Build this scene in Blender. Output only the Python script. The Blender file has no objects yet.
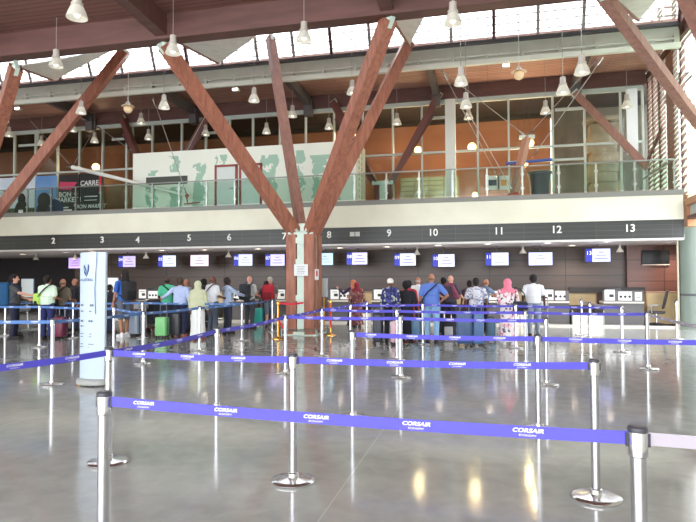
import bpy, bmesh, math, random
from mathutils import Vector, Matrix, Euler
random.seed(7)
PI = math.pi
S = bpy.context.scene
COL = S.collection
V = Vector

# ------------------------------------------------------------------ camera
FPX, CX, CY, CAMH = 590.0, 348.0, 261.0, 1.55
psi, pit, rol = math.radians(13.5), math.radians(1.75), math.radians(-0.22)
F0 = V((-math.sin(psi), math.cos(psi), 0)); R0 = V((math.cos(psi), math.sin(psi), 0)); Z0 = V((0, 0, 1))
FW = F0 * math.cos(pit) + Z0 * math.sin(pit); U1 = Z0 * math.cos(pit) - F0 * math.sin(pit)
RT = R0 * math.cos(rol) + U1 * math.sin(rol); UP = U1 * math.cos(rol) - R0 * math.sin(rol)
EYE = V((0, 0, CAMH))
def ray(x, y): return FW + RT * ((x - CX) / FPX) - UP * ((y - CY) / FPX)
def at(x, y, Y):                       # point of the photograph at distance Y into the hall
    d = ray(x, y); return EYE + d * (Y / d.y)
def gr(x, y, z=0.0):                   # point of the photograph on the floor
    d = ray(x, y); return EYE + d * ((z - CAMH) / d.z)
cam = bpy.data.cameras.new('camera'); camo = bpy.data.objects.new('camera', cam); COL.objects.link(camo)
cam.sensor_width = 36.0; cam.lens = FPX / 696.0 * 36.0; cam.clip_end = 200
camo.matrix_world = Matrix(((RT.x, UP.x, -FW.x, 0), (RT.y, UP.y, -FW.y, 0), (RT.z, UP.z, -FW.z, CAMH), (0, 0, 0, 1)))
S.camera = camo

# ------------------------------------------------------------------ materials
def lin(c):
    return tuple((v / 12.92 if v <= 0.04045 else ((v + 0.055) / 1.055) ** 2.4) for v in c)
def rgb(r, g, b): return lin((r / 255, g / 255, b / 255)) + (1,)
_m = {}
def mat(key, col=(128, 128, 128), rough=0.6, metal=0.0, spec=0.5, emit=0, noise=None, bump=None, trans=0, alpha=None):
    if key in _m: return _m[key]
    m = bpy.data.materials.new(key); m.use_nodes = True
    nt = m.node_tree; b = nt.nodes['Principled BSDF']; c = rgb(*col)
    b.inputs['Base Color'].default_value = c; b.inputs['Roughness'].default_value = rough
    b.inputs['Metallic'].default_value = metal; b.inputs['Specular IOR Level'].default_value = spec
    if emit: b.inputs['Emission Color'].default_value = c; b.inputs['Emission Strength'].default_value = emit
    if noise:
        sc, c2, st = noise
        tc = nt.nodes.new('ShaderNodeTexCoord'); mp = nt.nodes.new('ShaderNodeMapping'); n = nt.nodes.new('ShaderNodeTexNoise')
        mp.inputs['Scale'].default_value = st; n.inputs['Scale'].default_value = sc; n.inputs['Detail'].default_value = 6
        r = nt.nodes.new('ShaderNodeValToRGB'); r.color_ramp.elements[0].position = .35; r.color_ramp.elements[1].position = .68
        r.color_ramp.elements[0].color = c; r.color_ramp.elements[1].color = rgb(*c2)
        nt.links.new(tc.outputs['Object'], mp.inputs[0]); nt.links.new(mp.outputs[0], n.inputs['Vector'])
        nt.links.new(n.outputs['Fac'], r.inputs[0]); nt.links.new(r.outputs[0], b.inputs['Base Color'])
        if bump:
            bp = nt.nodes.new('ShaderNodeBump'); bp.inputs['Strength'].default_value = bump; bp.inputs['Distance'].default_value = .02
            nt.links.new(n.outputs['Fac'], bp.inputs['Height']); nt.links.new(bp.outputs[0], b.inputs['Normal'])
    if trans:
        b.inputs['Transmission Weight'].default_value = trans
    _m[key] = m; return m
def brickmat(key, c1, c2, cm, w, h, mortar, plane='xz', rough=.5, off=0.0, spec=.5, grain=None):
    m = bpy.data.materials.new(key); m.use_nodes = True; nt = m.node_tree; b = nt.nodes['Principled BSDF']
    b.inputs['Roughness'].default_value = rough; b.inputs['Specular IOR Level'].default_value = spec
    tc = nt.nodes.new('ShaderNodeTexCoord'); sp = nt.nodes.new('ShaderNodeSeparateXYZ'); cb = nt.nodes.new('ShaderNodeCombineXYZ')
    nt.links.new(tc.outputs['Object'], sp.inputs[0])
    nt.links.new(sp.outputs[plane[0].upper()], cb.inputs['X']); nt.links.new(sp.outputs[plane[1].upper()], cb.inputs['Y'])
    t = nt.nodes.new('ShaderNodeTexBrick'); t.offset = off; t.squash = 1
    t.inputs['Color1'].default_value = rgb(*c1); t.inputs['Color2'].default_value = rgb(*c2); t.inputs['Mortar'].default_value = rgb(*cm)
    t.inputs['Scale'].default_value = 1; t.inputs['Mortar Size'].default_value = mortar; t.inputs['Mortar Smooth'].default_value = .1
    t.inputs['Brick Width'].default_value = w; t.inputs['Row Height'].default_value = h
    nt.links.new(cb.outputs[0], t.inputs['Vector'])
    out = t.outputs['Color']
    if grain:
        n = nt.nodes.new('ShaderNodeTexNoise'); n.inputs['Scale'].default_value = 1; n.inputs['Detail'].default_value = 6
        mp = nt.nodes.new('ShaderNodeMapping'); mp.inputs['Scale'].default_value = grain
        nt.links.new(tc.outputs['Object'], mp.inputs[0]); nt.links.new(mp.outputs[0], n.inputs['Vector'])
        mx = nt.nodes.new('ShaderNodeMix'); mx.data_type = 'RGBA'; mx.blend_type = 'OVERLAY'; mx.inputs[0].default_value = .35
        nt.links.new(out, mx.inputs[6]); nt.links.new(n.outputs['Fac'], mx.inputs[7]); out = mx.outputs[2]
    nt.links.new(out, b.inputs['Base Color']); _m[key] = m; return m
def glassmat(key, tint=(235, 245, 240), refl=.08, body=0.0, bodycol=(200, 215, 205)):
    m = bpy.data.materials.new(key); m.use_nodes = True; nt = m.node_tree; nt.nodes.clear()
    o = nt.nodes.new('ShaderNodeOutputMaterial'); t = nt.nodes.new('ShaderNodeBsdfTransparent'); g = nt.nodes.new('ShaderNodeBsdfGlossy')
    t.inputs[0].default_value = rgb(*tint); g.inputs['Roughness'].default_value = .02
    mx = nt.nodes.new('ShaderNodeMixShader'); mx.inputs[0].default_value = refl
    nt.links.new(t.outputs[0], mx.inputs[1]); nt.links.new(g.outputs[0], mx.inputs[2]); last = mx
    if body:
        d = nt.nodes.new('ShaderNodeBsdfDiffuse'); d.inputs[0].default_value = rgb(*bodycol)
        m2 = nt.nodes.new('ShaderNodeMixShader'); m2.inputs[0].default_value = body
        nt.links.new(mx.outputs[0], m2.inputs[1]); nt.links.new(d.outputs[0], m2.inputs[2]); last = m2
    nt.links.new(last.outputs[0], o.inputs[0]); _m[key] = m; return m
def frostmat(key, col, t=.6):
    m = bpy.data.materials.new(key); m.use_nodes = True; nt = m.node_tree; nt.nodes.clear()
    o = nt.nodes.new('ShaderNodeOutputMaterial'); a = nt.nodes.new('ShaderNodeBsdfDiffuse'); b = nt.nodes.new('ShaderNodeBsdfTranslucent')
    a.inputs[0].default_value = rgb(*col); b.inputs[0].default_value = rgb(*col)
    mx = nt.nodes.new('ShaderNodeMixShader'); mx.inputs[0].default_value = t
    nt.links.new(a.outputs[0], mx.inputs[1]); nt.links.new(b.outputs[0], mx.inputs[2]); nt.links.new(mx.outputs[0], o.inputs[0]); _m[key] = m; return m
def spotmat(key, base, cols, scale=30, rough=.8):
    m = bpy.data.materials.new(key); m.use_nodes = True; nt = m.node_tree; b = nt.nodes['Principled BSDF']; b.inputs['Roughness'].default_value = rough
    tc = nt.nodes.new('ShaderNodeTexCoord'); v = nt.nodes.new('ShaderNodeTexVoronoi'); v.inputs['Scale'].default_value = scale
    r = nt.nodes.new('ShaderNodeValToRGB'); r.color_ramp.interpolation = 'CONSTANT'
    sp = nt.nodes.new('ShaderNodeSeparateColor')
    nt.links.new(tc.outputs['Object'], v.inputs['Vector']); nt.links.new(v.outputs['Color'], sp.inputs[0]); nt.links.new(sp.outputs[0], r.inputs[0])
    el = r.color_ramp.elements; el[0].color = rgb(*base); el[0].position = 0
    n = len(cols)
    for i, c in enumerate(cols):
        if i == 0: e = el[1]; e.position = .55
        else: e = el.new(.55 + .45 * i / n)
        e.color = rgb(*c)
    nt.links.new(r.outputs[0], b.inputs['Base Color']); _m[key] = m; return m

# ------------------------------------------------------------------ mesh builder
class MB:
    def __init__(s): s.v = []; s.f = []; s.m = []; s.mi = 0
    def add(s, vs, fs, M=None):
        o = len(s.v)
        for p in vs: s.v.append(tuple(M @ V(p)) if M is not None else tuple(p))
        for f in fs: s.f.append([i + o for i in f]); s.m.append(s.mi)
        return s
    def box(s, a, b, M=None):
        x0, y0, z0 = a; x1, y1, z1 = b
        vs = [(x0, y0, z0), (x1, y0, z0), (x1, y1, z0), (x0, y1, z0), (x0, y0, z1), (x1, y0, z1), (x1, y1, z1), (x0, y1, z1)]
        return s.add(vs, [(0, 3, 2, 1), (4, 5, 6, 7), (0, 1, 5, 4), (1, 2, 6, 5), (2, 3, 7, 6), (3, 0, 4, 7)], M)
    def cbox(s, c, d, M=None):
        return s.box([c[i] - d[i] / 2 for i in range(3)], [c[i] + d[i] / 2 for i in range(3)], M)
    def rbox(s, c, d, r=.02, seg=3, M=None):
        bm = bmesh.new(); bmesh.ops.create_cube(bm, size=1)
        for v in bm.verts: v.co = V((v.co.x * d[0] + c[0], v.co.y * d[1] + c[1], v.co.z * d[2] + c[2]))
        bmesh.ops.bevel(bm, geom=bm.edges[:], offset=r, segments=seg, profile=.5, affect='EDGES')
        bm.verts.index_update()
        s.add([v.co for v in bm.verts], [[v.index for v in f.verts] for f in bm.faces], M); bm.free(); return s
    def cyl(s, p, q, r1, r2=None, n=12, cap=True, M=None):
        p, q = V(p), V(q); r2 = r1 if r2 is None else r2
        d = (q - p).normalized(); a = d.orthogonal().normalized(); b = d.cross(a)
        vs = []
        for c, r in ((p, r1), (q, r2)):
            for i in range(n):
                t = 2 * PI * i / n; vs.append(c + a * (r * math.cos(t)) + b * (r * math.sin(t)))
        fs = [(i, (i + 1) % n, n + (i + 1) % n, n + i) for i in range(n)]
        if cap: fs += [tuple(range(n - 1, -1, -1)), tuple(range(n, 2 * n))]
        return s.add(vs, fs, M)
    def beam(s, p, q, w, h, up=(0, 0, 1), M=None):       # rectangular bar from p to q
        p, q = V(p), V(q); d = (q - p).normalized(); sd = d.cross(V(up))
        if sd.length < 1e-4: sd = V((1, 0, 0))
        sd.normalize(); u = sd.cross(d).normalized(); sd = sd * w / 2; u = u * h / 2
        vs = [c + e for c in (p, q) for e in (-sd - u, sd - u, sd + u, -sd + u)]
        return s.add(vs, [(0, 1, 5, 4), (1, 2, 6, 5), (2, 3, 7, 6), (3, 0, 4, 7), (3, 2, 1, 0), (4, 5, 6, 7)], M)
    def sph(s, c, r, n=14, k=9, M=None):
        if not hasattr(r, '__len__'): r = (r, r, r)
        vs = [(c[0], c[1], c[2] + r[2])]; fs = []
        for j in range(1, k):
            t = PI * j / k
            for i in range(n):
                a = 2 * PI * i / n; vs.append((c[0] + r[0] * math.sin(t) * math.cos(a), c[1] + r[1] * math.sin(t) * math.sin(a), c[2] + r[2] * math.cos(t)))
        vs.append((c[0], c[1], c[2] - r[2])); L = len(vs) - 1
        for i in range(n): fs.append((0, 1 + i, 1 + (i + 1) % n))
        for j in range(k - 2):
            o = 1 + j * n
            for i in range(n): fs.append((o + i, o + n + i, o + n + (i + 1) % n, o + (i + 1) % n))
        o = 1 + (k - 2) * n
        for i in range(n): fs.append((o + i, L, o + (i + 1) % n))
        return s.add(vs, fs, M)
    def cap(s, p, q, r1, r2=None, n=12):                  # tapered capsule
        r2 = r1 if r2 is None else r2
        s.cyl(p, q, r1, r2, n); s.sph(p, r1, n, 8); s.sph(q, r2, n, 8); return s
    def chain(s, pts):
        for a, b in zip(pts, pts[1:]): s.cap(a[0], b[0], a[1], b[1])
        return s
    def lathe(s, prof, c=(0, 0, 0), n=24, sx=1, sy=1, M=None):
        vs = []; fs = []
        for r, z in prof:
            for i in range(n):
                t = 2 * PI * i / n; vs.append((c[0] + r * sx * math.cos(t), c[1] + r * sy * math.sin(t), c[2] + z))
        for j in range(len(prof) - 1):
            for i in range(n): fs.append((j * n + i, j * n + (i + 1) % n, (j + 1) * n + (i + 1) % n, (j + 1) * n + i))
        if prof[0][0] > 1e-5: fs.append(tuple(range(n - 1, -1, -1)))
        if prof[-1][0] > 1e-5: o = (len(prof) - 1) * n; fs.append(tuple(range(o, o + n)))
        return s.add(vs, fs, M)
    def tube(s, pts, r, n=8):
        for a, b in zip(pts, pts[1:]): s.cyl(a, b, r, r, n)
        for p in pts[1:-1]: s.sph(p, r, n, 6)
        return s
    def plate(s, pts, th):                                 # solid plate from a 3D polygon
        pts = [V(p) for p in pts]; nrm = (pts[1] - pts[0]).cross(pts[2] - pts[0]).normalized() * th / 2; n = len(pts)
        vs = [p - nrm for p in pts] + [p + nrm for p in pts]
        fs = [tuple(range(n - 1, -1, -1)), tuple(range(n, 2 * n))] + [(i, (i + 1) % n, n + (i + 1) % n, n + i) for i in range(n)]
        return s.add(vs, fs)
    def build(s, name, mats, parent=None, smooth=True, ang=40):
        me = bpy.data.meshes.new(name); me.from_pydata(s.v, [], s.f)
        if not isinstance(mats, (list, tuple)): mats = [mats]
        for m in mats: me.materials.append(m)
        me.polygons.foreach_set('material_index', s.m); me.update()
        if smooth:
            me.polygons.foreach_set('use_smooth', [True] * len(me.polygons)); me.set_sharp_from_angle(angle=math.radians(ang))
        o = bpy.data.objects.new(name, me); COL.objects.link(o)
        if parent is not None: o.parent = parent
        return o

def tag(o, label=None, cat=None, group=None, kind=None):
    if label: o['label'] = label
    if cat: o['category'] = cat
    if group: o['group'] = group
    if kind: o['kind'] = kind
    return o
def empty(name, loc=(0, 0, 0), rz=0, label=None, cat=None, group=None):
    o = bpy.data.objects.new(name, None); COL.objects.link(o); o.location = loc; o.rotation_euler = (0, 0, rz); o.empty_display_size = .2
    return tag(o, label, cat, group)
def copy_tree(o, parent=None):
    c = o.copy(); COL.objects.link(c); c.parent = parent
    for ch in list(o.children): copy_tree(ch, c)
    return c
_txt = {}
def text_geo(t, size=1.0, shear=0.0, bold=0.0):
    k = (t, shear, bold)
    if k not in _txt:
        cu = bpy.data.curves.new('t', 'FONT'); cu.body = t; cu.size = 1; cu.shear = shear; cu.offset = bold; cu.align_x = 'CENTER'; cu.align_y = 'CENTER'; cu.resolution_u = 3
        ob = bpy.data.objects.new('t', cu); me = bpy.data.meshes.new_from_object(ob)
        _txt[k] = ([tuple(v.co) for v in me.vertices], [tuple(p.vertices) for p in me.polygons])
        bpy.data.objects.remove(ob); bpy.data.curves.remove(cu); bpy.data.meshes.remove(me)
    vs, fs = _txt[k]
    return [(x * size, y * size, z * size) for x, y, z in vs], fs
def face_text(mb, t, size, c, right=(1, 0, 0), up=(0, 0, 1), shear=0, bold=0, depth=None, wide=1.0):
    """flat lettering whose reading direction is `right`"""
    r, u = V(right).normalized(), V(up).normalized(); n = r.cross(u); c = V(c)
    vs, fs = text_geo(t, size, shear, bold)
    f = [c + r * (x * wide) + u * y for x, y, z in vs]
    if depth is None: mb.add(f, fs)
    else:
        k = len(f); vs2 = f + [p + n * depth for p in f]; edges = {}
        for q in fs:
            for a, b in zip(q, q[1:] + q[:1]): edges[(a, b)] = 1
        side = [(a, b, b + k, a + k) for (a, b) in edges if (b, a) not in edges]
        mb.add(vs2, [tuple(reversed(q)) for q in fs] + [tuple(i + k for i in q) for q in fs] + side)
_blob = []
def blob(name, mb, mt, parent, vox=.012, smooth=4):
    """overlapping rounded volumes fused into one continuous skin"""
    o = mb.build(name, mt, parent, smooth=False)
    m = o.modifiers.new('r', 'REMESH'); m.mode = 'VOXEL'; m.voxel_size = vox; m.use_smooth_shade = True
    if smooth:
        k = o.modifiers.new('s', 'SMOOTH'); k.iterations = smooth; k.factor = .5
    _blob.append(o); return o
def bake_blobs():
    dg = bpy.context.evaluated_depsgraph_get()
    for o in _blob:
        me = bpy.data.meshes.new_from_object(o.evaluated_get(dg)); me.name = o.name
        o.modifiers.clear(); o.data = me
        me.polygons.foreach_set('use_smooth', [True] * len(me.polygons))

# palette
chrome = mat('chrome', (200, 200, 206), .14, 1.0)
dark_plastic = mat('dark_plastic', (38, 36, 44), .4)
white_paint = mat('white_paint', (228, 230, 222), .5)
cream = mat('cream_plaster', (226, 224, 206), .7, noise=(1.2, (217, 214, 195), (1, 1, 1)))
wood_strut = mat('red_timber', (168, 108, 86), .55, noise=(3, (136, 82, 64), (4, 4, .7)))
wood_beam = mat('beam_timber', (106, 70, 64), .6, noise=(2, (88, 58, 54), (.5, 3, 3)))
planks_lit = brickmat('back_roof_planks_lit', (196, 150, 136), (182, 138, 126), (136, 96, 88), 4.0, .16, .012, 'xy', .6, .37, grain=(.8, 8, 8))  # paler copy of the ceiling planks, floor bounce put into the colour
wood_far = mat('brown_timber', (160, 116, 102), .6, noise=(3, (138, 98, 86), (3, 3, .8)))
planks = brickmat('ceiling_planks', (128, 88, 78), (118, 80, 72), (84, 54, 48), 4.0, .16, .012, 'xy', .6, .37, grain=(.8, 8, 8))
steel_grey = mat('grey_steel', (208, 210, 198), .5, noise=(2, (196, 198, 186), (1, 1, 1)))
pale_steel = mat('pale_green_steel', (196, 212, 200), .45)
dark_steel = mat('dark_steel', (84, 84, 88), .5)
belt_blue = mat('blue_webbing', (80, 74, 192), .65)
belt_grey = mat('grey_webbing', (166, 158, 168), .65)
belt_blue_lit = mat('blue_webbing_lit', (72, 112, 172), .65)  # the blue webbing where it is lit, light put into its colour
white_print = mat('white_print', (240, 240, 245), .6)
cable_m = mat('cable_grey', (170, 165, 160), .4, .4)

# ------------------------------------------------------------------ floor
def floor_mat():
    m = bpy.data.materials.new('polished_concrete'); m.use_nodes = True; nt = m.node_tree; b = nt.nodes['Principled BSDF']; L = nt.links.new
    tc = nt.nodes.new('ShaderNodeTexCoord'); n = nt.nodes.new('ShaderNodeTexNoise'); n.inputs['Scale'].default_value = .9; n.inputs['Detail'].default_value = 8; n.inputs['Roughness'].default_value = .65
    n2 = nt.nodes.new('ShaderNodeTexNoise'); n2.inputs['Scale'].default_value = 5; n2.inputs['Detail'].default_value = 8; n2.inputs['Distortion'].default_value = .6
    L(tc.outputs['Object'], n.inputs['Vector']); L(tc.outputs['Object'], n2.inputs['Vector'])
    ad = nt.nodes.new('ShaderNodeMath'); ad.operation = 'ADD'; L(n.outputs['Fac'], ad.inputs[0]); L(n2.outputs['Fac'], ad.inputs[1])
    hf = nt.nodes.new('ShaderNodeMath'); hf.operation = 'MULTIPLY'; hf.inputs[1].default_value = .5; L(ad.outputs[0], hf.inputs[0])
    r = nt.nodes.new('ShaderNodeValToRGB'); e = r.color_ramp.elements; e[0].position = .36; e[1].position = .66
    e[0].color = rgb(154, 156, 154); e[1].color = rgb(174, 176, 173); L(hf.outputs[0], r.inputs[0])
    sp = nt.nodes.new('ShaderNodeSeparateXYZ'); L(tc.outputs['Object'], sp.inputs[0])
    def lines(axis, off, period):
        a = nt.nodes.new('ShaderNodeMath'); a.operation = 'ADD'; a.inputs[1].default_value = off; L(sp.outputs[axis], a.inputs[0])
        p = nt.nodes.new('ShaderNodeMath'); p.operation = 'PINGPONG'; p.inputs[1].default_value = period / 2; L(a.outputs[0], p.inputs[0])
        c = nt.nodes.new('ShaderNodeMath'); c.operation = 'LESS_THAN'; c.inputs[1].default_value = .006; L(p.outputs[0], c.inputs[0]); return c
    j1 = lines('X', 1.085, 3.98); j2 = lines('Y', -2.0, 14.0)
    mx = nt.nodes.new('ShaderNodeMath'); mx.operation = 'MAXIMUM'; L(j1.outputs[0], mx.inputs[0]); L(j2.outputs[0], mx.inputs[1])
    mc = nt.nodes.new('ShaderNodeMix'); mc.data_type = 'RGBA'; L(mx.outputs[0], mc.inputs[0]); L(r.outputs[0], mc.inputs[6]); mc.inputs[7].default_value = rgb(180, 181, 178)
    L(mc.outputs[2], b.inputs['Base Color'])
    rr = nt.nodes.new('ShaderNodeMapRange'); rr.inputs[1].default_value = .3; rr.inputs[2].default_value = .7; rr.inputs[3].default_value = .07; rr.inputs[4].default_value = .14
    L(n2.outputs['Fac'], rr.inputs[0]); L(rr.outputs[0], b.inputs['Roughness']); b.inputs['Specular IOR Level'].default_value = .75
    return m
tag(MB().box((-30, -10, -.2), (16, 30, 0)).build('floor', floor_mat(), smooth=False), kind='structure')

# ------------------------------------------------------------------ check-in wall and mezzanine
EDGE = 18.5
wallp = brickmat('dark_wall_panels', (76, 59, 51), (69, 54, 47), (40, 35, 34), 2.6, .55, .016, 'xz', .38, .0, grain=(.6, 1, 9))
wallr = brickmat('red_brown_wall_panels', (106, 66, 55), (98, 60, 50), (62, 36, 30), 1.9, .72, .016, 'xz', .38, .0, grain=(.6, 1, 6))
darkw = mat('shaded_recess_wall', (34, 26, 32), .6)  # shade of the unlit recess put into the wall colour
tag(MB().box((-17.4, 22, 0), (4.55, 22.15, 2.66)).build('wall_back', wallp, smooth=False), kind='structure')
o = MB().box((4.55, 21.75, 0), (7.2, 22.15, 2.66)).build('wall_back', wallr, smooth=False); o.name = 'wall_back_right'; tag(o, kind='structure')
tag(MB().box((-30, 25, 0), (-17.25, 25.15, 2.66)).box((-17.4, 22.15, 0), (-17.25, 25, 2.66)).build('wall_back_left', darkw, smooth=False), kind='structure')
# slab: grey kerb, cream fascia, slatted dark band, soffit
slats = brickmat('slatted_dark_band', (48, 49, 47), (43, 44, 42), (70, 71, 68), 1.02, .14, .006, 'xz', .45, 0.0, grain=(.3, 1, 14))
soff = mat('soffit_grey', (196, 188, 190), .6)
mz = empty('mezzanine', (0, 0, 0)); mz.name = 'trim_1'; tag(mz, kind='structure')
MB().box((-26, EDGE - .02, 3.92), (5.4, 27, 4.07)).build('kerb', mat('grey_kerb', (128, 128, 122), .6), mz, smooth=False)
MB().box((-26, EDGE, 3.22), (5.38, 22.5, 3.92)).build('fascia', cream, mz, smooth=False)
MB().box((-26, EDGE + .06, 2.69), (5.34, EDGE + .2, 3.22)).build('slatted_band', slats, mz, smooth=False)
MB().box((5.34, EDGE + .06, 2.66), (5.40, EDGE + .2, 3.22)).build('end_cap', dark_plastic, mz, smooth=False)
tag(MB().box((5.45, 20.75, 2.66), (7.2, 25.2, 2.8)).build('ceiling_soffit_right', soff, smooth=False), kind='structure')
tag(MB().box((-26, EDGE + .2, 2.66), (5.45, 25.2, 2.8)).build('ceiling_soffit', soff, smooth=False), kind='structure')
tag(MB().box((-26, EDGE + .04, 2.63), (5.38, EDGE + .24, 2.69)).build('trim_2', mat('bright_edge', (208, 204, 202), .4), smooth=False), kind='structure')
wp = mat('white_numeral', (238, 238, 232), .5)
for n, px, py in ((2, 53, 241), (3, 102, 240), (4, 137.5, 240), (5, 189, 238), (6, 229, 237.5), (7, 284, 236.3), (8, 329, 235), (9, 389, 233.3), (10, 433, 232.7), (11, 499, 231.3), (12, 556.5, 229.8), (13, 630, 228.4)):
    c = at(px, py, EDGE + .03); r = empty('counter_number', (c.x, EDGE + .06, c.z - .1), 0, 'white numeral %s on the dark slatted band' % ('one two three four five six seven eight nine ten eleven twelve thirteen'.split()[n - 1]), 'number')
    m = MB(); face_text(m, str(n), .31, (0, -.03, .1), bold=.012, depth=-.029); m.build('numeral', wp, r, smooth=False)
c = at(354.5, 234, EDGE)
m = MB().box((c.x - .16, EDGE + .03, c.z - .07), (c.x - .015, EDGE + .06, c.z + .07)).box((c.x + .015, EDGE + .03, c.z - .07), (c.x + .16, EDGE + .06, c.z + .07))
tag(m.build('band_sign', mat('pale_sign', (190, 190, 184), .5), smooth=False), 'small pale twin sign plate on the dark band between numbers 8 and 9', 'sign')

# ------------------------------------------------------------------ mezzanine railing
rail_glass = glassmat('rail_glass', (230, 240, 235), .003, .006)
rl = empty('balcony_railing', (-6, EDGE + .15, 4.07), 0, 'glass balcony railing with steel posts along the upper floor edge', 'railing')
x0, x1 = -20 + 6, 5.2 + 6; n = 24; st = (x1 - x0) / n
rs = mat('rail_steel', (150, 156, 150), .3, .8)
MB().cyl((x0, 0, .9), (x1, 0, .9), .026, n=10).build('handrail', rs, rl)
MB().cyl((x1, 0, .9), (x1, 3.6, .9), .026, n=10).build('handrail', rs, rl)
for i in range(n + 1):
    x = x0 + st * i
    MB().box((x - .02, -.02, 0), (x + .02, .04, .9)).box((x - .05, -.03, .2), (x + .05, .03, .26)).box((x - .05, -.03, .62), (x + .05, .03, .68)).build('post', rs, rl, smooth=False)
    if i < n: MB().box((x + .04, -.008, .06), (x + st - .04, .008, .86)).build('glass_panel', rail_glass, rl, smooth=False)

# ------------------------------------------------------------------ upper glazed wall, restaurant behind it
GY = 22.5
mull = mat('mullion_white', (188, 196, 190), .45)
w1 = tag(empty('window_1', (0, 0, 0)), kind='structure')
mx = [-23.5, -22.2, -21.03, -19.9, -18.74, -17.6, -16.43, -15.24, -14.0, -12.61, -11.5, -10.42, -9.39, -8.22, -7.12, -5.95, -4.78, -3.59, -2.47, -.38, .74, 2.29, 3.38, 4.58, 5.3]
for x in mx: MB().box((x - .035, GY - .06, 4.07), (x + .035, GY + .06, 8.3)).build('mullion', mull, w1, smooth=False)
MB().box((-24, GY - .07, 8.18), (5.3, GY + .07, 8.34)).build('head_rail', mull, w1, smooth=False)
MB().box((-24, GY - .05, 6.31), (5.3, GY + .05, 6.39)).build('transom', mull, w1, smooth=False)
MB().box((.74, GY - .05, 5.8), (3.38, GY + .05, 5.88)).build('transom', mull, w1, smooth=False)
MB().box((-1.58, GY - .12, 4.07), (-1.2, GY + .12, 8.34)).build('white_post', white_paint, w1, smooth=False)
MB().box((4.75, GY - .2, 5.9), (5.1, GY - .08, 8.2)).build('white_post', mat('lit_window_white', (240, 242, 246), .4), w1, smooth=False)  # right-end upright stands in for a bright lit strip of window
MB().box((-24, GY - .008, 4.07), (5.3, GY + .008, 8.3)).build('glass', glassmat('wall_glass', (226, 228, 224), .02), w1, smooth=False)
# small vent panes stepping down under the head rail
for px in (30, 124, 217, 441, 571):
    c = at(px, 125, GY); MB().box((c.x - .55, GY - .07, 7.62), (c.x + .5, GY - .0, 7.72)).box((c.x + .42, GY - .07, 7.62), (c.x + .5, GY, 8.2)).build('vent_frame', mull, w1, smooth=False)
# restaurant interior
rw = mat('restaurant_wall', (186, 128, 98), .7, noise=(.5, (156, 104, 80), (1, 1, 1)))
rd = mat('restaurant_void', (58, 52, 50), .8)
rg = mat('restaurant_stone', (112, 106, 98), .8, noise=(2, (84, 80, 74), (1, 1, .4)))
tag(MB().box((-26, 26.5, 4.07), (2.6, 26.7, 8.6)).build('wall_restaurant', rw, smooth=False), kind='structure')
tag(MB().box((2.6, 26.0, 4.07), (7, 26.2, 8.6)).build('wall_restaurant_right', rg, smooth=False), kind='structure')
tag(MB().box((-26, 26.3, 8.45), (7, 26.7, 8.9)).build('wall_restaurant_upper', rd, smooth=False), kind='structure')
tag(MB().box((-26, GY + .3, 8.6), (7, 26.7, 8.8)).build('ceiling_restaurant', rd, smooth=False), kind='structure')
tag(MB().box((-26, 26.7, 4.07), (-25.8, 22.5, 8.9)).build('wall_restaurant_left', rw, smooth=False), kind='structure')
tag(MB().box((-26, 22.5, 3.9), (7, 26.7, 4.05)).build('floor_restaurant', mat('restaurant_floor', (120, 96, 76), .4), smooth=False), kind='structure')
tile = brickmat('pale_tiles', (176, 186, 164), (168, 178, 158), (120, 126, 112), .6, .2, .02, 'xz', .4)
for i, (xa, xb, lb) in enumerate(((-4.2, -1.7, 'pale tiled partition seen through the glass left of the white post'), )):
    MB().box((-3.6, 24.4, 4.07), (-1.2, 24.6, 5.75)).build('trim_3', tile, smooth=False)['kind'] = 'structure'
c = at(602, 160, 24.5)
pr = empty('stone_pillar', (c.x, 24.5, 4.07), 0, 'beige rough stone pillar seen through the glass at right', 'pillar')
m = MB()
for k in range(9): m.rbox(((k % 3) * .06 - .06, 0, .2 + k * .38), (1.05 - .05 * (k % 2), .8, .4), .05, 2)
m.build('shaft', mat('beige_stone', (158, 148, 130), .8, noise=(3, (128, 120, 104), (1, 1, 1)), bump=.4), pr)
MB().rbox((-.05, 0, 3.62), (1.2, .9, .16), .03, 2).build('capital', mat('beige_stone'), pr)
c = at(108, 190, 24)
tag(MB().box((c.x - .7, 23.9, 4.07), (c.x + 1.1, 24.1, 6.2)).build('trim_4', mat('tan_panel', (176, 132, 84), .6, noise=(3, (150, 106, 66), (3, 3, .6))), smooth=False), kind='structure')
# warm globe lights inside
warm = mat('warm_glow', (255, 190, 110), .4, emit=4)
brass = mat('brass', (150, 110, 60), .35, .8)
for px, py, Y, r_, lb in ((96, 167, 24, .17, 'warm globe lamp above the black poster'), (418, 150, 24.3, .15, 'warm globe lamp left of the white post behind glass'),
        (472, 147, 24, .17, 'warm globe lamp right of the white post behind glass'), (475, 195, 23.2, .11, 'low warm lamp near the floor behind the glass wall'),
        (519, 180, 23.4, .12, 'warm lamp low beside the framed notices'), (530, 143, 23.2, .15, 'warm lamp high behind the cable-braced timber prop'),
        (524.5, 164, 23.5, .13, 'warm lamp between two others behind the timber prop'), (353, 136, 24.3, .13, 'warm reflection between the two right struts, built as a globe')):  # the last one is a reflection, modelled as a glowing globe
    c = at(px, py, Y); r = empty('globe_lamp', c, 0, lb, 'lamp')
    MB().sph((0, 0, 0), r_, 16, 10).build('globe', warm, r); top = 8.6 - c.z
    li = bpy.data.lights.new('globe_light', 'POINT'); li.energy = 45; li.color = (1, .72, .45); li.shadow_soft_size = r_ + .03; lo = bpy.data.objects.new('globe_light', li); COL.objects.link(lo); lo.parent = r; lo.location = (0, -.3, -.1)
    MB().cyl((0, 0, r_), (0, 0, top), .008, n=6).build('cord', dark_steel, r); MB().cyl((0, 0, r_ - .02), (0, 0, r_ + .06), .05, .03, 12).build('cap', brass, r)
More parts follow.
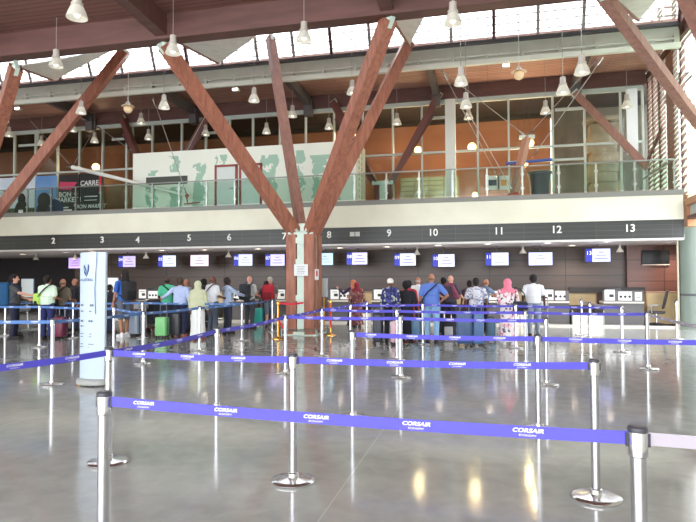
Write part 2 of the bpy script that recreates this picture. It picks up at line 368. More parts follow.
# framed notices and tub
for px, w_, lb, colr in ((492.5, .5, 'white framed notice with dark picture behind the railing', (60, 70, 80)), (503.5, .42, 'white framed notice with orange picture behind the railing', (214, 150, 60))):
    c = at(px, 183, GY - .1); r = empty('framed_notice', (c.x, GY - .1, c.z), 0, lb, 'notice')
    MB().box((-w_ / 2, -.015, -.27), (w_ / 2, .015, .27)).build('board', white_paint, r, smooth=False)
    MB().box((-w_ / 2 + .1, -.02, -.1), (w_ / 2 - .1, -.012, .12)).build('picture', mat('pic' + lb[-30:], colr, .6), r, smooth=False)
c = at(540, 200, 20.5)
r = empty('round_tub', (c.x, 20.5, 4.07), 0, 'black round tub standing behind the balcony railing', 'tub')
MB().lathe([(.28, 0), (.36, .95), (.38, 1.0), (.35, 1.0), (.3, .6)], n=20).build('body', dark_plastic, r)
MB().lathe([(.385, .93), (.40, .95), (.40, 1.01), (.37, 1.02)], n=20).build('rim', dark_steel, r)

# ------------------------------------------------------------------ posters behind the glass at left
PYY = GY - .16
def poster(x0, x1, z0, z1, bg, label):
    a = at(x0, 190, PYY).x; b = at(x1, 190, PYY).x
    r = empty('wall_poster', ((a + b) / 2, PYY, z0), 0, label, 'poster')
    MB().box(((a - b) / 2, -.02, 0), ((b - a) / 2, .02, z1 - z0)).build('panel', bg, r, smooth=False)
    return r, (b - a), z1 - z0
ppl_d = mat('poster_dark_figure', (44, 34, 30), .6); ppl_w = mat('poster_white', (226, 226, 226), .6)
sky_p = mat('poster_pale_sky', (196, 208, 222), .6, noise=(.8, (214, 220, 226), (1, 1, 1))); sky_b = mat('poster_blue_sky', (92, 138, 196), .6, noise=(.7, (128, 166, 212), (1, 1, 1)))
green_p = mat('poster_foliage', (96, 108, 80), .7, noise=(6, (56, 60, 48), (1, 1, 1))); blk = mat('poster_black', (26, 24, 28), .5); pink = mat('poster_pink', (206, 60, 100), .6)
r, w, h = poster(-14, 35, 4.1, 6.2, sky_p, 'poster of a man before foliage under pale sky, leftmost')
m = MB(); m.mi = 0; m.box((-w / 2, -.03, 0), (w / 2, -.02, .7)); m.build('foliage', green_p, r, smooth=False)
m = MB(); q = .15 * w
m.sph((q + .25, -.03, 1.1), (.2, .015, .27)); m.sph((q + .25, -.03, .55), (.38, .015, .5)); m.build('figure', ppl_d, r)
m = MB(); m.box((q + .1, -.045, .1), (q + .34, -.035, .62)); m.build('shirt', ppl_w, r, smooth=False)
r, w, h = poster(36, 57, 4.1, 6.2, sky_b, 'poster of a person lying down against blue sky')
m = MB(); m.sph((-.1, -.03, 1.0), (.34, .015, .36)); m.sph((-.2, -.03, .55), (.3, .015, .35)); m.build('figure', ppl_d, r)
m = MB(); m.sph((.42, -.025, .55), (.5, .012, .5)); m.build('shirt', mat('poster_navy', (40, 54, 92), .6), r)
m = MB(); m.sph((.3, -.032, .14), (.85, .012, .17)); m.build('ground', mat('poster_maroon', (110, 52, 50), .6), r)
r, w, h = poster(59, 79.5, 4.1, 6.2, blk, 'black poster with pink splash and white lettering')
m = MB(); m.plate([(-.9 * w / 2, -.03, 1.45), (.1, -.03, 1.4), (.42 * w, -.03, 1.75), (-.85 * w / 2, -.03, 1.8)], .012); m.build('splash', pink, r, smooth=False)
m = MB(); face_text(m, 'BON', .3, (-.18 * w, -.024, 1.22), bold=.02); face_text(m, 'MARKET !', .3, (-.02 * w, -.024, .98), bold=.02)
for k in range(6): m.box((-.44 * w, -.024, .62 - k * .11), (-.44 * w + (.45, .62, .5, .4, .7, .6)[k], -.022, .68 - k * .11))
m.build('lettering', ppl_w, r, smooth=False)
r, w, h = poster(80.5, 102, 4.1, 6.2, blk, 'black poster lettered CARRER with red corner')
m = MB(); face_text(m, 'CARRER', .3, (0, -.024, 1.68), bold=.02, shear=.1)
m.box((-.3 * w, -.024, 1.08), (.3 * w, -.022, 1.12)); m.box((-.3 * w, -.024, .92), (.28 * w, -.022, .95)); face_text(m, 'BON MARKET', .24, (0, -.024, .66), bold=.02, shear=.25)
m.build('lettering', ppl_w, r, smooth=False)
MB().box((.38 * w, -.03, 1.3), (.5 * w, -.021, 2.0)).build('red_corner', mat('poster_red', (206, 40, 50), .6), r, smooth=False)

# ------------------------------------------------------------------ white kiosk with green pattern
def kiosk_mat(cols):
    m = bpy.data.materials.new('kiosk_white_with_green_motif'); m.use_nodes = True; nt = m.node_tree; b = nt.nodes['Principled BSDF']; L = nt.links.new; b.inputs['Roughness'].default_value = .6
    tc = nt.nodes.new('ShaderNodeTexCoord'); sp = nt.nodes.new('ShaderNodeSeparateXYZ'); L(tc.outputs['Object'], sp.inputs[0])
    acc = None
    nz = nt.nodes.new('ShaderNodeTexNoise'); nz.inputs['Scale'].default_value = 2.6; nz.inputs['Detail'].default_value = 4; L(tc.outputs['Object'], nz.inputs['Vector'])
    def mth(op, a, bb):
        k = nt.nodes.new('ShaderNodeMath'); k.operation = op
        for i, v in enumerate((a, bb)):
            if isinstance(v, (int, float)): k.inputs[i].default_value = v
            else: L(v, k.inputs[i])
        return k.outputs[0]
    for (x, hw, z0, z1) in cols:
        d = mth('ABSOLUTE', mth('SUBTRACT', sp.outputs['X'], x), 0); t = mth('LESS_THAN', mth('ADD', d, mth('MULTIPLY', mth('SUBTRACT', nz.outputs['Fac'], .46), .7)), hw)
        t = mth('MULTIPLY', t, mth('GREATER_THAN', sp.outputs['Z'], z0)); t = mth('MULTIPLY', t, mth('LESS_THAN', sp.outputs['Z'], z1))
        acc = t if acc is None else mth('MAXIMUM', acc, t)
    n = nt.nodes.new('ShaderNodeTexNoise'); n.inputs['Scale'].default_value = 3.2; n.inputs['Detail'].default_value = 3; n.inputs['Distortion'].default_value = .5; L(tc.outputs['Object'], n.inputs['Vector'])
    fac = mth('MULTIPLY', acc, mth('GREATER_THAN', n.outputs['Fac'], .42))
    mx = nt.nodes.new('ShaderNodeMix'); mx.data_type = 'RGBA'; L(fac, mx.inputs[0]); mx.inputs[6].default_value = rgb(228, 230, 218); mx.inputs[7].default_value = rgb(156, 188, 168)
    L(mx.outputs[2], b.inputs['Base Color']); return m
kx0, kx1, ky, kz = -13.02, -4.4, 19.6, 6.3
def kx(px): return at(px, 180, ky).x
ck = (kx0 + kx1) / 2
cols = [(kx(152) - ck, .24, 0, 1.55), (kx(176) - ck, .3, 0, .9), (kx(175) - ck, .22, 1.45, 2.05), (kx(199.5) - ck, .24, 0, 1.75), (kx(222) - ck, .24, 1.6, 2.0), (kx(269) - ck, .32, .3, 1.9), (kx(298.5) - ck, .2, .5, 2.0), (kx(321) - ck, .34, .3, 1.8), (kx(337) - ck, .12, .2, 1.6)]
K = empty('kiosk', (ck, ky, 4.07), 0, 'white box-shaped kiosk with pale green motifs and two red-framed doors', 'kiosk')
hw = (kx1 - kx0) / 2; kh = kz - 4.07
MB().box((-hw, 0, 0), (hw, 1.5, kh)).build('body', kiosk_mat(cols), K, smooth=False)
a, b = kx(146.5) - ck, kx(187.5) - ck
MB().box((a, -.03, 1.0), (b, .02, 1.3)).build('slot_window', mat('slot_dark', (58, 62, 54), .5), K, smooth=False)
MB().box((a - .04, -.04, 1.3), (b + .04, .0, 1.34)).box((a - .04, -.04, .96), (b + .04, .0, 1.0)).build('slot_frame', white_paint, K, smooth=False)
redf = mat('door_frame_red', (140, 56, 48), .5); dp = mat('door_panel_pale', (205, 212, 208), .4)
for p0, p1 in ((216.5, 236.5), (241, 261)):
    a, b = kx(p0) - ck, kx(p1) - ck
    d = MB().box((a, -.04, 0), (b, .01, 1.56)).build('door', dp, K, smooth=False)
    MB().box((a - .05, -.06, 0), (a + .03, .0, 1.6)).box((b - .03, -.06, 0), (b + .05, .0, 1.6)).box((a - .05, -.06, 1.54), (b + .05, 0, 1.62)).build('door_frame', redf, d, smooth=False)
    MB().cyl((b - .12, -.08, .75), (b - .12, -.04, .75), .02).cyl((b - .12, -.08, .75), (b - .24, -.08, .75), .012).build('handle', chrome, d)
m = MB()
for k in range(9):
    m.box((hw, .35, .3 + k * .2), (hw + .008, .5, .42 + k * .2)); m.box((hw, .8, .3 + k * .2), (hw + .008, .92, .44 + k * .2))
m.build('side_lettering', mat('kiosk_green', (140, 178, 154), .6), K, smooth=False)

# ------------------------------------------------------------------ roof
rb = MB().box((-26, 12.75, 7.42), (5.5, 13.15, 8.02)).build('trim_5', wood_beam, smooth=False); tag(rb, kind='structure')
m = MB().add([(-26, 13, 8.0), (5.5, 13, 8.0), (5.5, -9, 9.76), (-26, -9, 9.76), (-26, 13, 8.2), (5.5, 13, 8.2), (5.5, -9, 9.96), (-26, -9, 9.96)], [(0, 1, 2, 3), (7, 6, 5, 4), (0, 4, 5, 1), (1, 5, 6, 2), (2, 6, 7, 3), (3, 7, 4, 0)])
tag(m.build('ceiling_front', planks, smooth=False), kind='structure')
for i, x in enumerate((-18.0, -12.85, -7.72, -2.15, 3.0)):
    tag(MB().beam((x, 13.0, 7.72), (x, -9, 9.48), .3, .5).build('trim_%d' % (7 + i), wood_beam, smooth=False), kind='structure')
# gutter beam under the clerestory
gt = tag(empty('trim_12', (0, 0, 0)), kind='structure')
MB().box((-26, 18.28, 8.1), (5.35, 18.42, 8.24)).build('lower_flange', mat('gutter_pale', (226, 230, 218), .5), gt, smooth=False)
MB().box((-26, 18.42, 8.24), (5.35, 18.55, 8.8)).build('web', steel_grey, gt, smooth=False)
MB().cyl((-26, 18.3, 8.36), (5.2, 18.3, 8.36), .035, n=8).build('pipe', steel_grey, gt)
m = MB()
for k in range(30): m.box((-25 + k * 1.04, 18.26, 8.24), (-24.93 + k * 1.04, 18.42, 8.46))
m.build('bracket', steel_grey, gt, smooth=False)
MB().box((-26, 18.24, 8.74), (5.35, 18.5, 8.82)).build('sill', dark_steel, gt, smooth=False)
# clerestory
w2 = tag(empty('window_2', (0, 0, 0)), kind='structure')
p0, p1 = V((0, 18.35, 8.8)), V((0, 17.5, 10.9)); bar = mat('clerestory_bar', (178, 174, 172), .5)
def cl(t, x): return V((x, p0.y + (p1.y - p0.y) * t, p0.z + (p1.z - p0.z) * t))
m = MB().plate([cl(0, -26), cl(0, 5.4), cl(1, 5.4), cl(1, -26)], .012); m.build('glass', glassmat('clerestory_glass', (246, 248, 250), .04), w2, smooth=False)
x = -25.4; k = 0
while x < 5.4:
    w_ = .09 if k % 4 == 0 else .045
    MB().beam(cl(0, x), cl(1, x), w_, .1, up=(1, 0, 0)).build('glazing_bar', wood_beam if k % 4 == 0 else bar, w2, smooth=False); x += 1.28; k += 1
for t in (.1, .2, .3, .42, .55, .7, .85): MB().beam(cl(t, -26), cl(t, 5.4), .028, .03).build('glazing_rail', bar, w2, smooth=False)
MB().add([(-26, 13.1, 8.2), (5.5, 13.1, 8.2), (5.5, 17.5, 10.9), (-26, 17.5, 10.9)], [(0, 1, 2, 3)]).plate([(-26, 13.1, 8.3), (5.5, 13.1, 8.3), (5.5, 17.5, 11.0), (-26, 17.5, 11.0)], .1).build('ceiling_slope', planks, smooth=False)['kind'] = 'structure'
# low roof behind the gutter
tag(MB().box((-26, 18.5, 8.86), (5.5, 22.8, 9.0)).build('ceiling_back', planks_lit, smooth=False), kind='structure')
tag(MB().box((-26, GY - .15, 8.34), (5.4, GY + .2, 8.92)).build('trim_13', wood_beam, smooth=False), kind='structure')
for i, px in enumerate((96, 198, 311, 437, 575)):
    x = at(px, 115, GY).x
    m = MB().beam((x, 18.6, 8.72), (x, GY, 8.56), .2, .36); m.box((x - .16, GY - .5, 8.0), (x + .16, GY - .2, 8.6))
    tag(m.build('trim_%d' % (14 + i), mat('dark_rafter', (92, 86, 88), .6), smooth=False), kind='structure')

# ------------------------------------------------------------------ timber tree columns
COLX, COLY = -5.12, 16.0
def tree_column(x, label, tops=((-2.65, -3.0, 7.36), (2.97, -3.0, 7.42), (-1.7, 1.75, 9.35), (2.78, 1.75, 8.74))):
    r = empty('timber_column', (x, COLY, 0), 0, label, 'column', None)
    for sx in (-1, 1):
        for sy in (-1, 1):
            MB().rbox((sx * .262, sy * .262, 1.41), (.29, .29, 2.78), .012, 2).build('post', wood_strut, r)
    MB().box((-.1, -.35, .02), (.1, .35, 2.8)).box((-.35, -.1, .02), (.35, .1, 2.8)).build('steel_core', pale_steel, r, smooth=False)
    m = MB()
    for z in (.95, 1.95, 2.55): m.box((-.12, -.41, z), (.12, -.35, z + .16)).box((-.12, .35, z), (.12, .41, z + .16))
    m.build('clamp', pale_steel, r, smooth=False)
    MB().box((-.36, -.36, 2.8), (.36, .36, 2.86)).box((-.2, -.2, 2.88), (.2, .2, 3.12)).build('cap_plate', pale_steel, r, smooth=False)
    MB().box((-.48, -.48, 0), (.48, .48, .025)).box((-.16, -.52, .02), (.16, .52, .1)).build('base_plate', pale_steel, r, smooth=False)
    MB().tube([(-.5, -.5, .16), (.5, -.5, .16), (.5, .5, .16), (-.5, .5, .16), (-.5, -.5, .16)], .02).cyl((-.5, -.5, 0), (-.5, -.5, .16), .02).cyl((.5, -.5, 0), (.5, -.5, .16), .02).cyl((-.5, .5, 0), (-.5, .5, .16), .02).cyl((.5, .5, 0), (.5, .5, .16), .02).build('kick_rail', rs, r)
    for (bx, by), (tx, ty, tz) in zip(((-.22, -.16), (.22, -.16), (-.12, .16), (.24, .16)), tops):
        b0, t0 = V((bx, by, 2.86)), V((tx, ty, tz))
        if ty > 0 and tx < 0: w_ = .24
        else: w_ = .3
        s_ = MB().beam(b0, t0, w_, w_ * 1.05).build('strut', wood_far if w_ < .3 else wood_strut, r, smooth=False)
        d = (t0 - b0).normalized()
        MB().beam(b0 - d * .02, b0 + d * .12, w_ * 1.1, .08).build('shoe', pale_steel, s_, smooth=False)
        MB().beam(t0 - d * .16, t0 + d * .1, .1, w_ * 1.12).sph(t0, .1).build('node', pale_steel, s_, smooth=False)
    return r
tree_column(COLX, 'large red timber column branching into four roof struts, centre of hall')
lc = tree_column(-16.9, 'red timber tree column at far left, only two slanting struts showing', ((-2.65, -3.0, 7.36), (4.75, -3.0, 7.2), (-1.7, 1.75, 9.35), (4.75, 1.75, 9.4)))
# separate struts at right
wfb = wood_far
def strut(p, q, w_, name, label, mt=wfb):
    r = empty(name, p, 0, label, 'strut'); p, q = V(p), V(q); d = q - p
    MB().beam((0, 0, 0), d, w_, w_).build('shaft', mt, r, smooth=False)
    dn = d.normalized()
    MB().beam(d - dn * .12, d + dn * .08, w_ * .4, w_ * 1.2).build('end_node', pale_steel, r, smooth=False)
    return r
strut(at(700, 125, 17.0), at(601, -8, 13.05), .23, 'roof_strut', 'brown timber roof strut crossing before the right louvred wall')
strut(at(716, 60, 12.0), at(681, -16, 11.0), .24, 'roof_strut', 'brown timber strut in the upper right corner')
# second, smaller trees on the mezzanine
def small_tree(px, zc, Y, label, only=None):
    c = at(px, 190, Y); r = empty('balcony_column', (c.x, Y, 4.07), 0, label, 'column')
    for s_ in (-1, 1): MB().box((s_ * .22 - .1, -.1, 0), (s_ * .22 + .1, .1, zc)).build('post', mat('dark_red_timber', (104, 46, 40), .5), r, smooth=False)
    MB().box((-.12, -.06, 0), (.12, .06, zc)).box((-.4, -.12, zc), (.4, .12, zc + .14)).build('steel_core', pale_steel, r, smooth=False)
    for s_ in (-1, 1):
        t0 = V((s_ * 2.05, .55, 4.42)); b0 = V((s_ * .3, 0, zc + .06))
        k = MB().beam(b0, t0, .22, .24).build('strut', mat('dark_red_timber2', (108, 64, 58), .5), r, smooth=False)
        d = (t0 - b0).normalized(); MB().beam(t0 - d * .1, t0 + d * .06, .08, .28).build('node', pale_steel, k, smooth=False)
        MB().beam((s_ * .34, .1, zc + .1), (s_ * 1.9, .4, 3.7), .09, .12).build('brace', mat('dark_brace', (80, 50, 44), .6), r, smooth=False)
    return r
small_tree(383, .98, 21.6, 'small dark red twin-post column on the balcony beside the kiosk')
small_tree(158, .98, 21.6, 'dark red column behind the kiosk with only its strut tops showing')
c = at(648, 168, 21.6)
strut(c, at(575, 93, 22.0), .23, 'balcony_strut', 'brown strut slanting down to the right end of the glass wall')

# steel gusset plates / sails at the strut heads
galv = mat('pale_sail', (240, 240, 236), .5, noise=(4, (222, 222, 218), (1, 1, 1)))
def sail(pts, label):
    P = [at(*p) for p in pts]
    r = empty('gusset_sail', P[1], 0, label, 'plate'); L_ = [p - P[1] for p in P]
    MB().plate(L_, .03).build('sheet', galv, r, smooth=False)
    MB().beam(L_[0], L_[1], .07, .09).build('edge_bar', wood_far, r, smooth=False)
    MB().cyl(L_[1], L_[1] + V((0, 0, .18)), .02).build('pin', chrome, r)
sail([(17, 66, 13.3), (54, 80, 16.2), (112, 50, 13.4)], 'pale triangular steel sail under the roof beam at far left')
sail([(170, 37, 13.3), (219, 63, 16.2), (256, 36, 13.4)], 'pale triangular steel sail right of the left strut head')
sail([(389, 13, 13.3), (409.5, 45, 17.4), (424, 17, 13.4)], 'narrow pale steel sail joining the two right strut heads')
sail([(612, -4, 13.3), (639, 20, 16.2), (664, -10, 13.4)], 'pale triangular steel sail at the upper right')

# ------------------------------------------------------------------ tension rods and props
def cable(p, q, label, r_=.014):
    r = empty('tension_cable', p, 0, label, 'cable'); d = V(q) - V(p); dn = d.normalized()
    MB().cyl((0, 0, 0), d, r_, n=6).build('wire', cable_m, r)
    MB().cyl(dn * .05, dn * .3, r_ * 2, n=8).cyl(d - dn * .3, d - dn * .05, r_ * 2, n=8).build('turnbuckle', chrome, r)
pa, pb = at(72, 167, 19.3), at(187, 195.5, 18.95)
r = empty('tension_rod', pa, 0, 'long white tapered rod slung across before the kiosk', 'rod'); d = pb - pa; dn = d.normalized()
MB().cyl((0, 0, 0), d, .085, .045, 12).build('shaft', white_paint, r)
MB().sph((0, 0, 0), .09).cyl((-.25, 0, .02), (.25, 0, .02), .03).build('hub', chrome, r)
MB().cyl(d - dn * .02, d + V((.02, 0, -.28)), .04, .02).sph(d, .07).build('tip', mat('tip_red', (176, 84, 60), .5), r)
MB().beam(d + V((-.1, 0, -.3)), d + V((.5, 0, -.26)), .08, .04).build('foot', mat('tip_red'), r, smooth=False)
top = lambda px, py=104: at(px, py, 21.0)
cable(pa, at(28, 118, 21.8), 'cable rising left from the hub of the white rod')
cable(pa, at(96, 127, 22.0), 'cable rising right from the hub of the white rod')
cable(pb, at(153, 98, 18.7), 'cable rising left from the tip of the white rod')
cable(at(187, 150, 19.4), at(214, 100, 18.8), 'short cable rising right above the kiosk')
cable(at(131, 150, 20.5), at(98, 127, 22.0), 'cable running down to the left end of the kiosk')
ph = at(527, 137, 20.6); pf = at(514, 193, 20.0)
r = empty('timber_prop', pf, 0, 'cable-braced pale timber prop standing at the balcony edge', 'prop'); d = ph - pf
MB().beam((0, 0, 0), d, .2, .22).build('shaft', mat('pale_red_timber', (190, 140, 118), .5), r, smooth=False)
MB().cbox(d, (.5, .2, .1)).build('head_plate', pale_steel, r, smooth=False); MB().lathe([(.22, -.12), (.22, -.04), (.12, .02)]).build('foot', mat('tip_red'), r)
MB().cyl(d + V((-.7, .1, -.85)), d + V((.8, .1, -.78)), .05).build('cross_bar', mat('blue_bar', (60, 90, 170), .4), r)
cable(ph, at(436, 66, 18.7), 'long cable from the timber prop up to the gutter at left')
cable(ph, at(598, 58, 18.7), 'cable from the timber prop up to the gutter at right')
cable(pf, at(461, 100, 20.0), 'cable from the foot of the timber prop up to the left')
cable(at(498, 178, 21.5), at(443, 72, 18.8), 'thin cable crossing behind the pendant pair right of the white post')
cable(at(532, 158, 20.6), at(604, 56, 18.8), 'second cable rising right from the timber prop')

# ------------------------------------------------------------------ louvred side wall
slat_m = frostmat('louvre_glass', (226, 234, 222), .6); frame_b = mat('louvre_frame', (112, 76, 66), .6, noise=(3, (92, 60, 52), (2, 2, .6)))
w3 = tag(empty('window_3', (0, 0, 0)), kind='structure'); SX = 5.5
bays = [(21.95, 22.4), (21.2, 21.8), (20.3, 20.95), (18.95, 19.5), (17.5, 18.8), (16.2, 17.35), (14.9, 16.05), (13.6, 14.75), (12.75, 13.45)]
for y0, y1 in bays:
    m = MB(); z = 3.75 if y1 < 18.9 else 4.1; st_ = .16 if y0 > 18.9 else .24
    while z < 10.2:
        m.plate([(SX - .07, y0, z), (SX - .07, y1, z), (SX + .05, y1, z + st_ * .95), (SX + .05, y0, z + st_ * .95)], .006); z += st_
    m.build('louvre_slats', slat_m, w3, smooth=False)
edges_ = [(22.4, 22.6), (21.8, 21.95), (20.95, 21.2), (19.5, 20.3), (18.8, 18.95), (17.35, 17.5), (16.05, 16.2), (14.75, 14.9), (13.45, 13.6), (12.6, 12.75)]
for i, (y0, y1) in enumerate(edges_):
    z0 = 3.4 if y1 < 19 else 4.07
    MB().box((SX - .03, y0, z0), (SX + .10, y1, 10.4)).build('jamb', brickmat('brick_pier', (142, 104, 88), (128, 92, 78), (96, 72, 62), .5, .12, .01, 'yz') if i == 3 else frame_b, w3, smooth=False)
MB().box((SX - .08, 12.6, 8.5), (SX + .18, 22.6, 8.72)).build('head_rail', frame_b, w3, smooth=False)
MB().box((SX - .1, 12.6, 3.6), (SX + .18, 18.4, 3.78)).build('sill_rail', mat('orange_timber', (184, 128, 86), .5), w3, smooth=False)
MB().box((SX - .06, 12.6, 3.2), (SX + .16, 18.4, 3.3)).build('lower_rail', frame_b, w3, smooth=False)
MB().box((SX + .02, 12.6, 3.3), (SX + .06, 18.4, 3.6)).build('lower_pane', mat('grey_pane', (186, 196, 200), .3), w3, smooth=False)
MB().beam((SX - .1, 19.0, 8.6), (SX - .1, 12.6, 10.6), .14, .22).build('sloping_rail', frame_b, w3, smooth=False)
MB().box((SX - .05, 18.4, 3.0), (SX + .2, 18.75, 3.9)).build('end_block', mat('orange_timber'), w3, smooth=False)
MB().beam((SX - .12, 22.3, 5.6), (SX - .12, 20.5, 6.3), .06, .12).build('stair_rail', frame_b, w3, smooth=False)
# round grey column under the mezzanine end
r = empty('round_column', (6.12, 20.1, 0), 0, 'thick round grey-green column at the right end of the counters', 'column')
MB().lathe([(.52, 0), (.52, .04), (.46, .06), (.46, 3.9)], n=36).build('shaft', mat('grey_green_paint', (126, 138, 130), .45, noise=(1.5, (116, 128, 120), (3, 3, .5))), r)
MB().cyl((-.5, -.12, 0), (-.5, -.12, 3.9), .03).build('pipe', mat('pipe_pale', (180, 170, 150), .5), r)
MB().lathe([(.475, 1.0), (.485, 1.02), (.485, 1.05), (.475, 1.07)], n=36).build('band', dark_steel, r)
tag(MB().box((7.2, 18, 0), (7.35, 22.2, 3.3)).build('wall_right', mat('grey_blue_wall', (150, 164, 172), .6), smooth=False), kind='structure')
tag(MB().box((5.6, -9, 0), (5.8, 12.6, 10)).build('wall_right_blocker', cream, smooth=False), kind='structure')  # unseen solid wall, added to keep side light off the near floor
tag(MB().box((-26.7, -9, 0), (-26.5, 27, 10)).build('wall_left', cream, smooth=False), kind='structure')

# ------------------------------------------------------------------ pendant lamps
shade = frostmat('lamp_shade', (228, 226, 220), .45); lamp_grey = mat('lamp_grey', (188, 180, 172), .5); bulb_m = mat('lamp_bulb', (255, 250, 235), .4, emit=1.6)
def roof_z(Y):
    if Y < 13: return 8.0 + (13 - Y) * .08
    if Y < 17.5: return 8.2 + (Y - 13.1) * .6136
    if Y < 18.5: return 9.9
    return 8.86
def make_pendant():
    r = empty('pendant_lamp', (0, 0, 0)); H_ = 1.0
    MB().cyl((0, 0, .40), (0, 0, 1.4), .008, n=6).build('cable', cable_m, r)
    MB().lathe([(.03, .42), (.07, .40), (.075, .24), (.1, .23), (.1, .2), (.07, .19)], n=20).build('housing', lamp_grey, r)
    MB().lathe([(.075, .2), (.105, .17), (.145, .08), (.17, .0), (.172, -.02), (.165, -.02), (.138, .08), (.098, .165), (.07, .19)], n=28).build('shade', shade, r)
    MB().sph((0, 0, .07), (.055, .055, .08), 12, 8).build('bulb', bulb_m, r)
    return r
def make_globe():
    r = empty('pendant_globe', (0, 0, 0))
    MB().cyl((0, 0, .22), (0, 0, 1.4), .01, n=6).build('cable', white_paint, r)
    MB().lathe([(.03, .24), (.07, .2), (.08, .14)], n=20).build('housing', lamp_grey, r)
    MB().lathe([(.08, .14), (.2, .1), (.22, .085), (.2, .08), (.08, .11)], n=24).build('reflector', mat('reflector', (226, 206, 180), .5), r)
    MB().sph((0, 0, 0), .14, 18, 12).build('globe', mat('cream_globe', (240, 208, 166), .4), r)
    return r
P0 = make_pendant(); Q0 = make_globe(); first = {0: True, 1: True}
bell = 'bell-shaped glass pendant lamp '
lamps = [  # px, py of rim, rim width in px, kind, label
 (77, 17, 24, 0, bell + 'at the top edge upper left, the largest of all'), (56, 66, 16, 0, bell + 'hanging before the main beam above the left sail'),
 (173, 53, 17, 0, bell + 'hanging at the head of the left front strut'), (304, 40, 16.5, 0, bell + 'alone before the sky glazing left of centre'),
 (453, 23, 18, 0, bell + 'at the top edge right of the centre struts'), (4, 121, 11.5, 0, bell + 'at the far left edge before the glass wall'),
 (9, 136, 7, 0, 'tiny far ' + bell + 'just below the one at the far left edge'), (81, 113, 12, 0, bell + 'beside the far left slanting strut, upper of two'),
 (73, 131, 9, 0, bell + 'beside the far left slanting strut, lower of two'), (164, 108, 12.5, 0, bell + 'just left of the left front strut'),
 (141, 123.5, 10, 0, bell + 'hanging between the cream globe and the left front strut'), (254, 101, 12, 0, bell + 'under the gutter between the left and middle struts'),
 (266.5, 133, 8, 0, 'small ' + bell + 'above the kiosk doors'), (292.5, 116.5, 10, 0, bell + 'just right of the middle thin strut'),
 (329, 128.5, 8, 0, 'small ' + bell + 'above the kiosk, left of the right struts'), (352, 93.5, 11.5, 0, bell + 'close against the front right strut'),
 (397, 124, 8.5, 0, 'small ' + bell + 'left of the white wall post, right of the struts'), (461, 84, 14, 0, bell + 'topmost of three above each other right of the white post'),
 (466, 107, 12, 0, bell + 'middle of three above each other right of the white post'), (468.5, 118.5, 9, 0, bell + 'lowest of three above each other right of the white post'),
 (582, 73, 15, 0, bell + 'highest at right, just under the gutter'), (563, 93, 13, 0, bell + 'left of and below the highest lamp at right'),
 (545.5, 113, 10, 0, bell + 'lowest of the diagonal row of three at right'), (627, 107, 10, 0, bell + 'before the right end of the glass wall'),
 (666, 92, 8, 0, 'small ' + bell + 'before the louvred wall behind the right strut'), (205.5, 135, 8, 0, 'small ' + bell + 'above the kiosk left of the left front strut'),
 (94.5, 142, 8, 0, 'small ' + bell + 'above the black posters'), (148.5, 139, 7.5, 0, 'small ' + bell + 'above the left end of the kiosk'), (41.5, 145, 7, 0, 'small ' + bell + 'behind the far left slanting strut'),
 (128, 109, 11, 1, 'round cream globe pendant with rim, left of the left front strut'), (519, 75, 11, 1, 'round cream globe pendant with rim, right of the white post')]
for px, py, w_, k, lb in lamps:
    Y = min(.345 * FPX / w_, 22.0) if k == 0 else 17.0
    if 12.4 < Y < 13.5: Y = 12.35
    if 18.0 < Y < 18.7: Y = 18.95
    c = at(px, py, Y)
    src = P0 if k == 0 else Q0
    r = src if first[k] else copy_tree(src); first[k] = False
    r.location = c; tag(r, lb, 'lamp')
    zt = roof_z(Y) - c.z
    for ch in r.children:
        if ch.name.startswith('cable'):
            b0 = .40 if k == 0 else .22
            ch.scale = (1, 1, (zt - b0) / (1.4 - b0)); ch.location = (0, 0, b0 - b0 * (zt - b0) / (1.4 - b0))
for px, py, lb in ((18.5, 109, 'small white spotlight under the plank roof at far left'), (236, 90, 'small white spotlight under the plank roof, left of centre'), (506, 66, 'small white spotlight under the plank roof, right of centre')):
    c = at(px, py, 19.6); r = empty('ceiling_spotlight', c, 0, lb, 'spotlight')
    MB().rbox((0, 0, 0), (.24, .16, .1), .02, 2).build('housing', white_paint, r); MB().cyl((0, 0, .05), (0, 0, 8.86 - c.z), .012).build('stem', dark_steel, r)
    MB().box((-.1, -.09, -.04), (.1, -.079, .04)).build('lens', mat('spot_lens', (255, 250, 240), .4, emit=2.5), r, smooth=False)

# ------------------------------------------------------------------ soffit lights, ceiling fans, screens
dl_m = mat('downlight_glow', (255, 236, 214), .4, emit=6); ring_m = mat('downlight_ring', (225, 222, 220), .4)
dls = [(92, 250.5, 'left of counter number four'), (66, 252, 'under counter number two'), (162, 250, 'right of counter number four'), (205, 249.5, 'between numbers five and six'), (258, 248.5, 'left of number seven'), (340, 247.5, 'right of number eight'), (387, 246.3, 'under number nine'), (438, 245, 'under number ten'), (488, 243.6, 'left of number eleven'), (548, 242.5, 'left of number twelve'), (607, 241.3, 'left of number thirteen'), (23, 254, 'at the far left end'), (680, 243.5, 'at the far right end'), (572, 245.2, 'in the second row left of number thirteen')]
for px, py, lb in dls:
    d = ray(px, py); t = (2.66 - CAMH) / d.z; c = EYE + d * t; c.y = max(min(c.y, 21.3), 18.95); c = at(px, py, c.y); c.z = 2.66
    r = empty('downlight', c, 0, 'recessed round downlight in the soffit ' + lb, 'downlight', None)
    MB().lathe([(.12, -.0), (.13, -.015), (.11, -.02), (.1, -.006)], n=24).build('ring', ring_m, r); MB().lathe([(.001, -.012), (.1, -.012), (.1, -.004), (.001, -.004)], n=24).build('lens', dl_m, r)
    li = bpy.data.lights.new('lamp_light', 'SPOT'); li.energy = 60; li.spot_size = math.radians(140); li.spot_blend = .8; li.shadow_soft_size = .1; li.color = (1, .93, .84)
    lo = bpy.data.objects.new('lamp_light', li); COL.objects.link(lo); lo.parent = r; lo.location = (0, 0, -.05)
